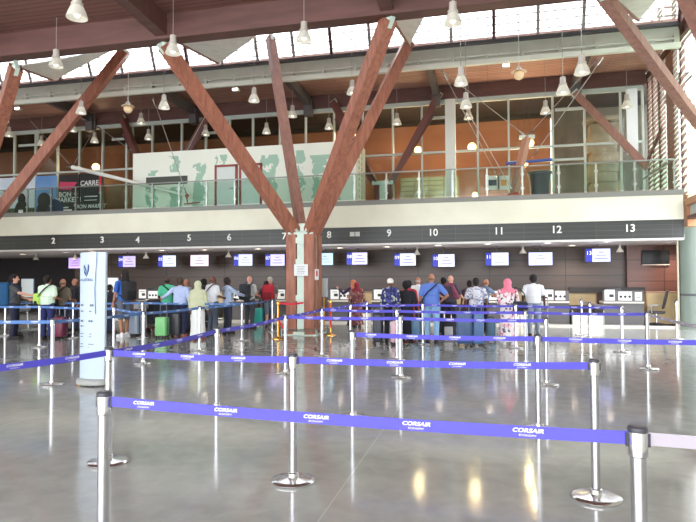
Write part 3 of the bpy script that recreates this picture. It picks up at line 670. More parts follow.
for px, lb in ((36, 'under number two at the far left'), (75, 'above the lilac screen behind the banner'), (146, 'between the screens right of number four'), (228.5, 'under number six'), (417, 'left of the screen under number ten'), (523, 'right of number eleven'), (620, 'under number thirteen')):
    c = at(px, 255, 20.6); r = empty('ceiling_speaker', (c.x, 20.6, 2.66), 0, 'small white cone speaker hanging from the soffit ' + lb, 'speaker')
    MB().cyl((0, 0, -.12), (0, 0, 0), .02).build('stem', white_paint, r); MB().lathe([(.03, -.1), (.04, -.14), (.11, -.25), (.12, -.27), (.02, -.26)], n=20).build('cone', mat('speaker_white', (226, 220, 206), .5), r)
scr = [(75, 263, 11, (178, 150, 220), None, 'plain lilac counter screen beside the banner'), (127, 261.5, 16.5, (190, 176, 236), '04', 'counter screen numbered four, second from the banner'), (167, 261, 17, (214, 226, 246), '05', 'counter screen numbered five above the turquoise green tee'),
       (199.5, 260.5, 17, (232, 206, 226), None, 'plain pinkish counter screen above the pale green headscarf'), (243, 260, 18, (206, 216, 246), '06', 'counter screen numbered six above the light blue shirt'), (275, 260, 18, (196, 190, 244), '07', 'counter screen numbered seven just left of the timber column'),
       (325, 259, 12, (186, 224, 240), None, 'pale cyan counter screen just right of the timber column'), (357, 258.5, 20, (206, 200, 246), '08', 'counter screen numbered eight right of the timber column'), (405, 259.5, 20, (218, 226, 246), '09', 'counter screen numbered nine above the white cap'),
       (443.5, 260.5, 21, (222, 224, 246), '10', 'counter screen numbered ten above the blue tee'), (497, 259, 22, (214, 216, 246), '11', 'counter screen numbered eleven left of the pink headscarf'), (540.5, 258.8, 23, (198, 206, 246), None, 'plain lilac-blue counter screen above the plain white tee'), (598, 255.2, 24, (190, 194, 244), '13', 'counter screen numbered thirteen, farthest right')]
bez = mat('screen_bezel', (30, 30, 46), .35)
for px, py, w_, colr, num, lb in scr:
    Y = 20.9; c = at(px, py, Y); wm = .76; hm = .43
    if num is None and w_ < 14: wm = .6
    r = empty('counter_screen', (c.x, Y, c.z), 0, lb, 'screen')
    MB().rbox((0, .03, 0), (wm + .05, .06, hm + .05), .01, 2).build('housing', bez, r)
    MB().cyl((0, .03, hm / 2 - .02), (0, .03, 2.66 - c.z), .02).build('hanger', dark_steel, r)
    MB().box((-wm / 2, -.006, -hm / 2), (wm / 2, .0, hm / 2)).build('display', mat('display%s' % (px), colr, .5, emit=.30), r, smooth=False)
    xl = -wm / 2
    if num:
        MB().box((-wm / 2, -.009, -hm / 2), (-wm / 2 + .2, -.006, hm / 2)).build('number_strip', mat('strip_blue', (44, 52, 170), .5, emit=.2), r, smooth=False)
        m = MB(); face_text(m, num[0], .17, (-wm / 2 + .055, -.011, .07), bold=.004); face_text(m, num[1], .17, (-wm / 2 + .145, -.011, .07), bold=.004); m.build('number', mat('screen_white', (245, 245, 255), .5, emit=.3), r, smooth=False); xl += .2
    m = MB(); cx_ = (xl + wm / 2) / 2
    for z, l in ((.1, .16), (0, .3), (-.11, .4)): m.box((cx_ - l / 2, -.01, z - .012), (cx_ + l / 2, -.0065, z + .012))
    m.build('caption', mat('screen_ink', (96, 104, 150), .5), r, smooth=False)
c = at(657, 257, 21.5); r = empty('wall_television', (c.x, 21.74, c.z), 0, 'switched-off black television on the red-brown wall at right', 'television')
MB().rbox((0, -.05, 0), (.84, .06, .48), .012, 2).build('screen', mat('tv_black', (16, 15, 20), .45), r)
MB().box((-.42, -.075, -.27), (.42, -.02, -.24)).build('bottom_bar', mat('tv_bar', (190, 170, 160), .4), r, smooth=False); MB().box((-.15, -.03, -.15), (.15, .01, .15)).build('bracket', dark_steel, r, smooth=False)

# ------------------------------------------------------------------ counters
desk_m = mat('desk_grey', (82, 80, 82), .45); ledge_m = mat('desk_ledge', (196, 190, 182), .4); paper = mat('paper_white', (226, 228, 230), .6); ink = mat('ink_dark', (40, 42, 48), .6); beige = mat('beige_panel', (196, 172, 130), .5, noise=(2, (178, 154, 114), (1, 1, 1)))
whitep = mat('white_conveyor', (222, 220, 212), .4); rubber = mat('rubber_black', (30, 30, 30), .6)
DY = 20.4
def desk(px, label, hw=.6):
    c = at(px, 303, DY)
    r = empty('check_in_desk', (c.x, DY, 0), 0, label, 'desk')
    MB().box((-hw, .08, .06), (hw, .16, .74)).box((-hw, .16, .06), (-hw + .06, .8, .74)).box((hw - .06, .16, .06), (hw, .8, .74)).build('front', desk_m, r, smooth=False)
    MB().box((-hw + .02, .1, 0), (hw - .02, .8, .06)).build('plinth', mat('plinth_grey', (140, 138, 134), .5), r, smooth=False)
    MB().box((-hw, 0, .74), (hw, .85, .79)).build('ledge', ledge_m, r, smooth=False)
    MB().box((-hw, .12, .79), (hw, .2, 1.14)).build('upstand', desk_m, r, smooth=False)
    for x, w_, h_, k in (((-.4, .3, .34, 0), (.06, .4, .28, 1), (.45, .2, .26, 2)) if hw > .5 else ((-.19, .3, .34, 0), (.18, .3, .3, 1))):
        n = MB().box((x - w_ / 2, .1, .83), (x + w_ / 2, .115, .83 + h_)).build('notice', paper, r, smooth=False)
        m = MB()
        if k == 0: m.box((x - .02, .096, .93), (x + .12, .1, 1.03)); m.box((x - .1, .096, 1.08), (x + .1, .1, 1.1))
        elif k == 1:
            for q in (-.13, 0, .13): m.cyl((x + q, .096, .95), (x + q, .1, .95), .045, n=12)
        else: m.box((x - .05, .096, .92), (x + .05, .1, .95)); m.box((x - .05, .096, .99), (x + .05, .1, 1.01))
        m.build('printing', ink, n, smooth=False)
    mn = MB().rbox((-.2, .5, 1.08), (.42, .04, .3), .01, 2).cyl((-.2, .52, .79), (-.2, .52, .95), .03).build('monitor', dark_plastic, r)
    return r
for px, lb, hw in ((624, 'grey check-in desk with three white notices at far right, before the red-brown wall', .6), (555, 'grey check-in desk with white notices beside the man in white tee', .45), (487, 'grey check-in desk with white notices behind the woman in pink headscarf', .45),
               (383, 'grey check-in desk with white notices behind the white cap', .42), (339, 'grey check-in desk with white notices right of the timber column', .42), (285, 'grey check-in desk half hidden behind the timber column', .4),
               (236, 'grey check-in desk with notices behind the light blue shirt', .55), (150, 'grey check-in desk with notices behind the turquoise green tee', .6)):
    desk(px, lb, hw)
def conveyor(px, label, w_=.95):
    c = at(px, 320, DY); w_ -= .1; r = empty('baggage_conveyor', (c.x, DY, 0), 0, label, 'conveyor')
    MB().box((-w_ / 2, 0, 0), (w_ / 2, 1.4, .34)).build('body', whitep, r, smooth=False)
    MB().box((-w_ / 2 + .06, .02, .34), (w_ / 2 - .06, 1.4, .37)).build('belt', rubber, r, smooth=False)
    for a, b in ((-w_ / 2 - .04, -w_ / 2), (w_ / 2, w_ / 2 + .04)): MB().box((a, -.03, 0), (b, 1.24, .5)).build('side_rail', rs, r, smooth=False)
    MB().box((-.02, -.012, .03), (.02, .0, .33)).box((-w_ / 2, -.01, .15), (w_ / 2, 0, .165)).build('joint', mat('joint_grey', (150, 146, 140), .5), r, smooth=False)
    MB().box((-w_ / 2, 1.3, .62), (w_ / 2, 1.4, 1.02)).build('hatch', beige, r, smooth=False)
    MB().box((-w_ / 2 - .04, 1.25, 1.02), (w_ / 2 + .04, 1.42, 1.08)).box((-w_ / 2 - .04, 1.28, .37), (-w_ / 2, 1.42, 1.02)).box((w_ / 2, 1.28, .37), (w_ / 2 + .04, 1.42, 1.02)).build('hatch_frame', mat('hatch_frame', (140, 116, 96), .5), r, smooth=False)
for px, lb, w_ in ((588, 'white baggage conveyor with beige hatch left of the far right desk', 1.0), (362, 'white baggage conveyor with beige hatch behind the pair in maroon', .75), (520, 'white baggage conveyor behind the woman in pink scarf and man in white tee', .9),
               (455, 'white baggage conveyor behind the bald man with maroon scarf', .9), (262, 'white baggage conveyor behind the man with red backpack', .7), (200, 'white baggage conveyor behind the woman in pale green scarf', .9)):
    conveyor(px, lb, w_)
tag(MB().box((-17, 20.1, 0), (7.0, 20.34, .05)).build('baseboard_counter', mat('plinth_pale', (196, 192, 186), .4), smooth=False), kind='structure')
c = at(597, 290, 21.6)
tag(MB().box((c.x - .9, 21.55, 1.06), (c.x + 1.5, 21.7, 1.24)).build('trim_19', mat('dark_shelf', (34, 26, 26), .5), smooth=False), kind='structure')
c = at(678, 305, 21.5)
r = empty('beige_cabinet', (c.x - .35, 21.3, 0), 0, 'low beige cabinet behind the office chair at right', 'cabinet')
MB().rbox((0, 0, .55), (1.4, .5, 1.0), .01, 2).build('body', beige, r); MB().box((-.72, -.27, 1.05), (.72, .27, 1.1)).build('top', mat('beige_top', (170, 134, 108), .5), r, smooth=False)
for sx in (-1, 1): MB().box((sx * .35 - .33, -.262, .1), (sx * .35 + .33, -.25, 1.0)).build('door', beige, r, smooth=False)
MB().box((-.68, -.2, 0), (.68, .22, .06)).build('plinth', dark_plastic, r, smooth=False)
# office chair
c = at(656, 320, 20.6)
r = empty('office_chair', (c.x, 20.55, 0), math.radians(70), 'dark swivel office chair with armrests beside the right desk', 'chair')
MB().rbox((0, 0, .46), (.48, .48, .08), .03, 3).build('seat', dark_plastic, r)
MB().rbox((0, 0, 0), (.44, .06, .6), .03, 3, M=Matrix.Translation((0, -.26, .86)) @ Matrix.Rotation(.22, 4, 'X')).build('backrest', dark_plastic, r)
for s_ in (-1, 1): MB().tube([(s_ * .25, .1, .44), (s_ * .28, .12, .66)], .018).rbox((s_ * .28, .05, .68), (.06, .3, .035), .012, 2).build('armrest', mat('arm_grey', (150, 146, 142), .5), r)
MB().cyl((0, 0, .1), (0, 0, .44), .03).build('gas_lift', chrome, r)
for k in range(5):
    a = 2 * PI * k / 5; p = (math.cos(a) * .28, math.sin(a) * .28, .07); b = MB().tube([(0, 0, .12), p], .022).build('base_arm', dark_plastic, r)
    MB().cyl((p[0], p[1] - .02, .035), (p[0], p[1] + .02, .035), .034).build('castor', rubber, b)
# white boards
def board(px, y0, y1, w_, Y, label, gold=False):
    a, b = at(px, y0, Y), at(px, y1, Y); r = empty('notice_board', (a.x, Y, 0), 0, label, 'board')
    MB().rbox((0, 0, (a.z + b.z) / 2), (w_, .04, a.z - b.z), .01, 2).build('board', mat('board_white', (214, 222, 222), .4), r)
    MB().box((-w_ / 2 - .02, .01, b.z - .02), (w_ / 2 + .02, .035, a.z + .02)).build('frame', mat('board_frame', (90, 96, 130), .4), r, smooth=False)
    MB().cyl((0, .03, .03), (0, .03, b.z), .03).build('post', mat('gold_post', (196, 140, 60), .3, .8) if gold else dark_steel, r); MB().lathe([(.2, 0), (.2, .02), (.03, .04)], n=24).build('base', dark_steel, r)
board(27.5, 279, 297, .5, 18.0, 'tall white notice board before the dark recess at left'); board(113, 278, 297, .42, 19.5, 'white board behind the long-haired person with backpack'); board(323.5, 278, 297, .26, 17.2, 'tall white notice board just right of the timber column', True)
# notices on the timber column
c = at(300.5, 270, 15.5); r = empty('column_notice', (c.x, 15.545, c.z), 0, 'white paper notice taped on the timber column front', 'notice')
MB().box((-.2, -.008, -.16), (.2, .006, .16)).build('sheet', paper, r, smooth=False)
m = MB()
for k in range(5): m.box((-.12 + .01 * (k % 2), -.012, .09 - k * .045), (.12 - .02 * (k % 3), -.009, .1 - k * .045))
m.build('printing', mat('ink_grey', (110, 110, 118), .6), r, smooth=False)
c = at(316.5, 274.5, 15.45); r = empty('column_notice', (COLX + .45, 15.71, c.z), math.radians(62), 'narrow red and white sign on the right side of the timber column', 'notice')
MB().box((-.07, -.012, -.15), (.07, .0, .15)).build('sheet', paper, r, smooth=False); MB().box((-.03, -.016, -.05), (.03, -.011, .09)).sph((0, -.013, .1), (.02, .006, .02)).build('symbol', mat('sign_red', (200, 40, 50), .5), r, smooth=False)

# ------------------------------------------------------------------ belt stanchions
POST_H = .98
def post_meshes():
    base = MB().lathe([(.165, 0), (.17, .006), (.17, .016), (.163, .024), (.14, .03), (.07, .036), (.042, .042), (.04, .07), (.031, .075)], n=40)
    pole = MB().cyl((0, 0, .05), (0, 0, .88), .0295, n=24)
    head = MB().lathe([(.0295, .86), (.036, .865), (.036, .955), (.033, .96)], n=24)
    lid = MB().lathe([(.036, .955), (.0375, .96), (.0375, .972), (.03, .98), (.001, .981)], n=24)
    clip = MB()
    clip.cbox((0, 0, .925), (.088, .014, .052))
    return base, pole, head, lid, clip
proto = None
def post(x, y, label, golden=False):
    global proto
    if proto is None:
        r = empty('barrier_post', (0, 0, 0)); b, p, h, l, c = post_meshes()
        b.build('base', mat('brushed_steel', (214, 214, 214), .22, 1.0), r); p.build('pole', chrome, r); h.build('belt_head', chrome, r); l.build('lid', mat('lid_grey', (92, 92, 98), .35, .6), r); c.build('clip', dark_plastic, r, smooth=False); proto = r
    else: r = copy_tree(proto)
    r.location = (x, y, 0); r.rotation_euler = (0, 0, 0); return tag(r, label, 'stanchion', 'belt barrier posts')
belts = []
def belt(r, x1, y1, m, word='ECONOMY', sag=.012, z1=.93):
    x0, y0 = r.location.x, r.location.y
    a, b = V((x0, y0, .93)), V((x1, y1, z1)); d = b - a; L_ = d.length; dn = V((d.x, d.y, 0)).normalized(); a = a + dn * .036; b = b - dn * .036; d = b - a; L_ = d.length
    nrm = V((dn.y, -dn.x, 0)); side = 1 if nrm.dot(V((0, 0, 0)) - (a + b) / 2) > 0 else -1; n_ = nrm * side; rd = dn if n_.cross(V((0, 0, 1))).dot(dn) < 0 else -dn
    rd = V((0, 0, 1)).cross(n_)
    mb = MB(); N = 14; loc = V((x0, y0, 0)); pts = []
    for i in range(N + 1):
        t = i / N; pts.append(a + d * t - V((0, 0, sag * 4 * t * (1 - t))) - loc)
    vs = []; fs = []; e = nrm * .0012; hz = V((0, 0, .025))
    for p in pts: vs += [p - e - hz, p + e - hz, p + e + hz, p - e + hz]
    for i in range(N):
        o = i * 4
        for k in range(4): fs.append((o + k, o + (k + 1) % 4, o + 4 + (k + 1) % 4, o + 4 + k))
    fs += [(3, 2, 1, 0), (N * 4, N * 4 + 1, N * 4 + 2, N * 4 + 3)]
    mb.add(vs, fs); mb.mi = 1
    k = max(1, int(L_ / .46)); off = max(.1, (L_ - (k - 1) * .46) / 2 - .085)
    for i in range(k):
        s = (off + i * .46) / L_; p = a + d * s - V((0, 0, sag * 4 * s * (1 - s))) - loc + n_ * .0022
        face_text(mb, 'CORSAIR', .0235, p + V((0, 0, .006)), rd, shear=.25, bold=.02, wide=1.28)
        face_text(mb, word, .0115, p - V((0, 0, .0135)), rd, wide=1.2)
    o = mb.build('belt', [m, white_print], r, smooth=False)
    return o
T = belt_blue_lit; Bb = belt_blue; Gy = belt_grey
PO = {}
def PP(k, x, y, label): PO[k] = post(x, y, 'chrome belt post ' + label)
PP('a', -1.93, 2.67, 'cut by the bottom edge, nearest at left'); PP('b', .55, 2.5, 'cut by the bottom edge, nearest at right')
PP('c', -3.16, 4.43, 'standing right behind the nearest left post'); PP('d', -1.48, 4.34, 'with full round base at bottom centre'); PP('e', .71, 4.48, 'with full round base left of the nearest right post')
PP('n', -3.19, 6.54, 'standing behind the front belt, left of the bottom-centre post'); PP('s2', -1.5, 6.45, 'starting the second-row belt at centre, base behind front belt'); PP('y', .47, 6.35, 'in the second row right of centre, joined belts on both sides')
PP('f', -6.31, 7.51, 'nearest to the banner on its left'); PP('g', -6.23, 9.74, 'just right of the banner, larger of two'); PP('m', -6.15, 11.76, 'before the woman in pale green scarf'); PP('o', -6.09, 13.88, 'before the bald man with dark backpack'); PP('q', -6.24, 16.42, 'beside the gold posts left of the timber column')
PP('p', -3.27, 9.2, 'left of the column base where two belts split'); PP('r', -3.31, 11.5, 'just right of the timber column'); PP('s1', -3.2, 13.55, 'before the pair in maroon, left one'); PP('t', -3.15, 15.23, 'before the pair in maroon, right one')
PP('v', -1.37, 9.21, 'left of the man in blue tee, full base showing'); PP('u', -1.74, 11.23, 'beside the pink suitcase'); PP('w', -1.55, 13.99, 'close before the man in blue tee')
PP('x', .55, 13.7, 'before the woman in pink scarf'); PP('x2', .62, 11.15, 'between the pink scarf woman and man in white tee'); PP('z', .79, 9.06, 'right below the man in white tee, full base showing')
PP('A', 2.42, 17.18, 'before the beige hatch near the counters at right'); PP('B', 2.33, 15.2, 'left of the right desk in the third row'); PP('C', 2.68, 13.41, 'before the number 13 desk'); PP('D', 2.6, 11.0, 'at right where blue and grey belts meet'); PP('E', 4.59, 16.52, 'farthest right, before the beige cabinet')
PP('h', -13.15, 13.81, 'at the left edge before the man with blue backpack'); PP('i', -10.19, 11.7, 'before the man in pale tee at left'); PP('j', -10.87, 13.69, 'close left of the banner top'); PP('k', -7.89, 11.22, 'close right of the banner'); PP('l', -9.02, 14.06, 'right of the long-haired person, thinner far one')
pe = gr(0, 366.5, .93); pe = PO['c'].location + (pe - PO['c'].location) * 1.45; post(pe.x, pe.y, 'chrome belt post outside the left edge in the second row')
off = post(2.75, 6.4, 'chrome belt post just outside the right edge of the second row'); off2 = post(2.7, 2.45, 'chrome belt post outside the right edge in the front row')
post(-8.9, 7.3, 'chrome belt post outside the left edge before the banner'); post(-12.8, 11.6, 'chrome belt post outside the left edge in the far queue')
def B2(a, b, m, **k): belt(PO[a], PO[b].location.x, PO[b].location.y, m, **k)
B2('a', 'b', Bb); belt(PO['b'], 2.7, 2.45, Gy, word='PRIORITY'); belt(PO['c'], pe.x, pe.y, Bb); B2('c', 'd', Bb); B2('d', 'e', Bb); B2('c', 'n', Bb, sag=.02); B2('n', 'p', Bb, sag=.02); B2('p', 'r', Bb); B2('r', 's1', Bb)
B2('s2', 'y', Bb); belt(PO['y'], 2.75, 6.4, Bb); B2('p', 'v', Bb); B2('v', 'z', Bb); B2('r', 'u', Bb); B2('u', 'x2', Bb); B2('x2', 'D', Bb)
B2('s1', 'w', Bb); B2('w', 'x', Bb); B2('x', 'C', Bb); belt(PO['f'], -8.9, 7.3, T); B2('f', 'g', T); B2('g', 'm', T); B2('m', 'o', T); B2('o', 'q', T)
B2('h', 'j', T); B2('j', 'l', T); B2('l', 'o', T); B2('i', 'k', T); B2('k', 'g', T); belt(PO['i'], -12.8, 11.6, T)
B2('A', 'B', Gy, word='PRIORITY'); B2('B', 'C', Gy, word='PRIORITY'); B2('C', 'D', Gy, word='PRIORITY', sag=.05); belt(PO['D'], 2.72, 6.4, Gy, word='PRIORITY', sag=.03); B2('t', 's1', Bb)
# gold rope posts by the column
gold = mat('polished_gold', (226, 168, 84), .22, 1.0); redw = mat('red_webbing', (205, 28, 52), .6)
def gold_post(x, y, lb):
    r = empty('rope_post', (x, y, 0), 0, lb, 'stanchion')
    MB().lathe([(.17, 0), (.17, .012), (.1, .035), (.04, .05), (.03, .08)], n=32).build('base', gold, r); MB().cyl((0, 0, .05), (0, 0, .92), .028, n=20).build('pole', gold, r)
    MB().lathe([(.028, .88), (.045, .9), (.045, .96), (.03, .985), (.001, .99)], n=20).build('head', gold, r); return r
g1 = gr(278, 339); g2 = gr(283.5, 334); g3 = gr(326.5, 335)
ra = gold_post(g1.x, g1.y, 'gold post with red belt, front one left of the timber column'); rb_ = gold_post(g2.x + .0, g2.y + .75, 'gold post with red belt, rear one left of the timber column'); rc = gold_post(g3.x + .12, g3.y, 'gold post with red belt right of the timber column')
def redbelt(r, pts, w_=.05):
    m = MB()
    for p, q in zip(pts, pts[1:]): m.beam(p, q, .006, w_)
    m.build('red_belt', redw, r, smooth=False)
redbelt(ra, [(0, -.03, .93), (.35, .1, .9), (.6, .3, .93)]); redbelt(ra, [(.02, -.035, .5), (.1, -.035, .38), (.2, .0, .2)]); redbelt(rb_, [(.0, -.03, .9), (.0, -.035, .6), (.03, -.04, .4)]); redbelt(rc, [(-.02, -.03, .9), (0, -.035, .4), (.03, -.03, .2)])

# ------------------------------------------------------------------ banner totem
r = empty('banner_totem', (-5.72, 7.64, 0), math.radians(-6), 'tall white curved advertising totem lettered AUSTRAL, left of centre', 'totem')
totem = mat('totem_white', (176, 190, 204), .45)
def lens(z, hw_, d):
    n = 14; f = [(-hw_ + 2 * hw_ * i / n, -d * (1 - (2 * i / n - 1) ** 2) - .02, z) for i in range(n + 1)]; return f + [(x, -y, z) for x, y, z in reversed(f)]
a, b = lens(.1, .225, .05), lens(1.96, .235, .05); k = len(a)
MB().add(a + b, [tuple(range(k - 1, -1, -1)), tuple(range(k, 2 * k))] + [(i, (i + 1) % k, k + (i + 1) % k, k + i) for i in range(k)]).build('panel', totem, r)
MB().lathe([(.27, .02), (.275, .05), (.26, .09), (.24, .1)], n=32, sy=.6).build('base', mat('totem_base', (150, 152, 150), .4), r)
MB().cyl((-.2, -.06, .02), (-.2, .06, .02), .022).build('castor', gold, r); MB().cyl((.12, -.12, .02), (.12, -.06, .02), .022).build('castor', rubber, r)
navy = mat('logo_navy', (40, 74, 130), .5); greyp = mat('totem_grey_print', (84, 92, 116), .6)
m = MB()
for pts in ([(-.09, 1.78), (-.05, 1.70), (-.03, 1.62), (-.055, 1.68), (-.1, 1.74)], [(-.02, 1.79), (.005, 1.76), (-.005, 1.68), (-.04, 1.60), (-.025, 1.70)], [(-.1, 1.72), (-.06, 1.66), (-.045, 1.6), (-.085, 1.65)]):
    m.plate([(x - .02, -.074, z) for x, z in pts], .004)
m.build('logo', navy, r, smooth=False)
m = MB(); face_text(m, 'AUSTRAL', .058, (-.06, -.073, 1.55), bold=.012); m.build('lettering', navy, r, smooth=False)
for z, l, h_ in ((1.16, .26, .035), (1.08, .22, .018), (.93, .24, .03), (.86, .14, .02), (.75, .22, .012), (.71, .22, .012), (.60, .26, .012), (.56, .18, .012)):
    m = MB(); x = -.19
    while x < -.19 + l: ww = random.uniform(.02, .045); q = min(x + ww, -.19 + l); yy = -.0735 + abs(min(x, 0)) * .14; m.box((x, yy, z), (q, yy + .006, z + h_)); m.box((x, yy + .002, z + h_ * .4), (q + .012, yy + .006, z + h_ * .5)); x += ww + .01
    m.build('text_line', greyp, r, smooth=False)
m = MB(); pts = [(.12, -.07, 1.95), (.115, -.072, 1.8), (.1, -.074, 1.6), (.09, -.074, 1.4), (.1, -.073, 1.2), (.105, -.073, 1.05)]
for p, q in zip(pts, pts[1:]): m.beam(p, q, .003, .008, up=(1, 0, 0))
m.build('curved_line', navy, r, smooth=False)
#PEOPLE-BEGIN
# ------------------------------------------------------------------ people
SK = {'dark': (72, 46, 36), 'brown': (112, 72, 54), 'tan': (168, 116, 90), 'fair': (206, 152, 130), 'pink': (222, 160, 146)}
def skin(k): return mat('skin_' + k, SK[k], .55)
def cloth(c): return mat('cloth_%d_%d_%d' % c, c, .85)
eye_m = mat('eye_dark', (20, 16, 16), .3); lip_m = mat('lip', (140, 78, 72), .5); shoe_w = mat('shoe_white', (222, 222, 224), .6)
ARMS = {'down': ((.245, -.02, 1.12), (.26, .06, .87)), 'fwd': ((.235, .02, 1.12), (.17, .28, 1.06)), 'hip': ((.39, -.07, 1.16), (.2, .05, 1.0)), 'reach': ((.26, .2, 1.22), (.2, .46, 1.16)),
        'side': ((.40, .05, 1.22), (.60, .18, 1.12)), 'up': ((.3, .2, 1.2), (.32, .42, 1.36)), 'lean': ((.24, .15, 1.12), (.2, .38, 1.02)), 'carry': ((.25, -.03, 1.12), (.25, .04, .86)), 'chest': ((.25, .04, 1.13), (.04, .24, 1.16))}
def person(px, pyh, pyf, label, face=0, sk='brown', top=(200, 200, 200), sleeve='short', bottom='trousers', bcol=(50, 55, 80), hair='short', hcol=(24, 18, 16), armL='down', armR='down',
           shoes=(40, 36, 36), stride=0.0, headturn=0, topmat=None, botmat=None, scarf=None, wide=1.0, dx=0.0, dy=0.0, long_top=.0, lean=0.0, foot=True):
    g = gr(px, pyf); g.x += dx; g.y += dy
    h = at(px, pyh, g.y).z; s = h / 1.70
    r = empty('person', (g.x, g.y, 0), math.radians(face), label, 'person')
    def q(p, x=1.0): return (p[0] * s * x, p[1] * s + lean * max(0, p[2] - .95) * s, p[2] * s)
    W = wide
    ht = Matrix.Translation(V(q((0, .0, 1.56)))) @ Matrix.Rotation(math.radians(headturn), 4, 'Z') @ Matrix.Translation(-V(q((0, 0, 1.56))))
    def hq(p): return tuple(ht @ V(q(p)))
    m = MB()
    # torso
    m.sph(q((0, 0, .97)), (.155 * s * W, .115 * s, .13 * s)); m.sph(q((0, .0, 1.12)), (.145 * s * W, .105 * s, .16 * s)); m.sph(q((0, .0, 1.28)), (.17 * s * W, .112 * s, .17 * s))
    m.cap(q((-.13 * W, -.01, 1.385)), q((.13 * W, -.01, 1.385)), .062 * s); m.cap(q((0, -.01, 1.38)), q((0, .01, 1.52)), .062 * s, .054 * s)
    # head
    m.sph(hq((0, .0, 1.60)), (.076 * s, .096 * s, .1 * s), 18, 12); m.sph(hq((0, .025, 1.535)), (.056 * s, .068 * s, .062 * s))
    m.cap(hq((0, .09, 1.6)), hq((0, .112, 1.572)), .011 * s, .016 * s)
    for e in (-1, 1): m.sph(hq((e * .078, -.005, 1.59)), (.013 * s, .022 * s, .034 * s))
    # legs
    kn = {}
    for e in (-1, 1):
        st = stride * e
        hp, k, a = (e * .088 * W, 0, .92), (e * .1 * W, .02 + st * .5, .5), (e * .105, -.02 + st, .085)
        m.cap(q(hp), q(k), .088 * s * W, .056 * s); m.cap(q(k), q(a), .056 * s, .038 * s); m.cap(q((a[0], a[1] - .03, .05)), q((a[0] * 1.15, a[1] + .16, .038)), .04 * s, .032 * s); kn[e] = (hp, k, a)
    arms = {}
    for e, pose in ((-1, armL), (1, armR)):
        el, wr = ARMS[pose]; sh = V((e * .185 * W, -.01, 1.375)); el = V((e * el[0] * (W if pose in ('down', 'carry') else 1), el[1], el[2])); wr = V((e * wr[0] * (W if pose in ('down', 'carry') else 1), wr[1], wr[2]))
        arms[e] = (sh, el, wr); m.cap(q(sh), q(el), .052 * s, .041 * s); m.cap(q(el), q(wr), .041 * s, .028 * s)
        d = (wr - el).normalized(); pc = wr + d * .055
        m.cap(q(wr), q(wr + d * .085), .028 * s, .036 * s)
        sidev = d.cross(V((e, 0, 0)));  sidev = V((0, 1, 0)) if sidev.length < .1 else sidev.normalized()
        inw = V((-e, 0, 0)) - d * V((-e, 0, 0)).dot(d); inw = inw.normalized() if inw.length > .1 else V((0, 0, -1))
        for k, (o, ln) in enumerate(((-.027, .062), (-.009, .074), (.009, .07), (.026, .054))):   # four fingers, bent twice
            b0 = wr + d * .095 + sidev * o; b1 = b0 + d * ln * .55 + inw * .006; b2 = b1 + d * ln * .4 + inw * .022
            m.cap(q(b0 - d * .03), q(b1), .0105 * s, .0095 * s, 8); m.cap(q(b1), q(b2), .0095 * s, .008 * s, 8)
        t0 = wr + d * .04 + sidev * -.032; t1 = t0 + d * .03 - sidev * .026 + inw * .008; t2 = t1 + d * .032 - sidev * .004 + inw * .014
        m.cap(q(t0), q(t1), .0125 * s, .011 * s, 8); m.cap(q(t1), q(t2), .011 * s, .009 * s, 8)
    blob('body', m, skin(sk), r, .0095, 3)
    # face details
    m = MB()
    for e in (-1, 1): m.sph(hq((e * .031, .083, 1.603)), (.012 * s, .010 * s, .007 * s), 10, 6)
    m.build('eyes', eye_m, r); MB().sph(hq((0, .088, 1.54)), (.022 * s, .008 * s, .006 * s), 10, 6).build('mouth', lip_m, r)
    # top
    tm = topmat or cloth(top); m = MB(); g_ = .014
    zb = .93 - long_top
    m.sph(q((0, 0, 1.10)), ((.158 + g_) * s * W, (.112 + g_) * s, .19 * s)); m.sph(q((0, 0, 1.19)), ((.166 + g_) * s * W, (.114 + g_) * s, .19 * s)); m.sph(q((0, 0, 1.28)), ((.172 + g_) * s * W, (.114 + g_) * s, .17 * s)); m.cap(q((-.13 * W, -.01, 1.385)), q((.13 * W, -.01, 1.385)), (.062 + g_) * s)
    m.lathe([((.165 + g_) * s * W, 0), ((.16 + g_) * s * W, .22 * s)], q((0, 0, zb)), 20, 1, .78)
    m.cap(q((0, -.01, 1.4)), q((0, .0, 1.44)), (.062 + g_ * .6) * s)
    for e in (-1, 1):
        sh, el, wr = arms[e]
        if sleeve == 'short': m.cap(q(sh), q(sh + (el - sh) * .72), (.054 + g_) * s, (.050 + g_) * s)
        elif sleeve == 'long': m.cap(q(sh), q(el), (.054 + g_) * s, (.043 + g_) * s); m.cap(q(el), q(el + (wr - el) * .93), (.043 + g_) * s, (.030 + g_) * s)
    blob('top', m, tm, r, .012, 3)
    # bottoms
    bm_ = botmat or cloth(bcol); m = MB()
    if bottom in ('trousers', 'shorts'):
        m.sph(q((0, 0, .96)), ((.158 + g_) * s * W, (.118 + g_) * s, .11 * s))
        for e in (-1, 1):
            hp, k, a = kn[e]
            m.cap(q(hp), q(k), (.09 + g_) * s * W, (.06 + g_) * s)
            if bottom == 'trousers': m.cap(q(k), q((a[0], a[1], a[2] + .02)), (.06 + g_) * s, (.05 + g_) * s)
        blob('shorts' if bottom == 'shorts' else 'trousers', m, bm_, r, .012, 2)
    else:
        m.lathe([(.165 * s * W, 1.02 * s), (.185 * s * W, .85 * s), (.2 * s * W, .5 * s), (.235 * s * W, .09 * s), (.215 * s * W, .085 * s), (.15 * s, .8 * s)], n=32, sy=.8); m.build('skirt', bm_, r)
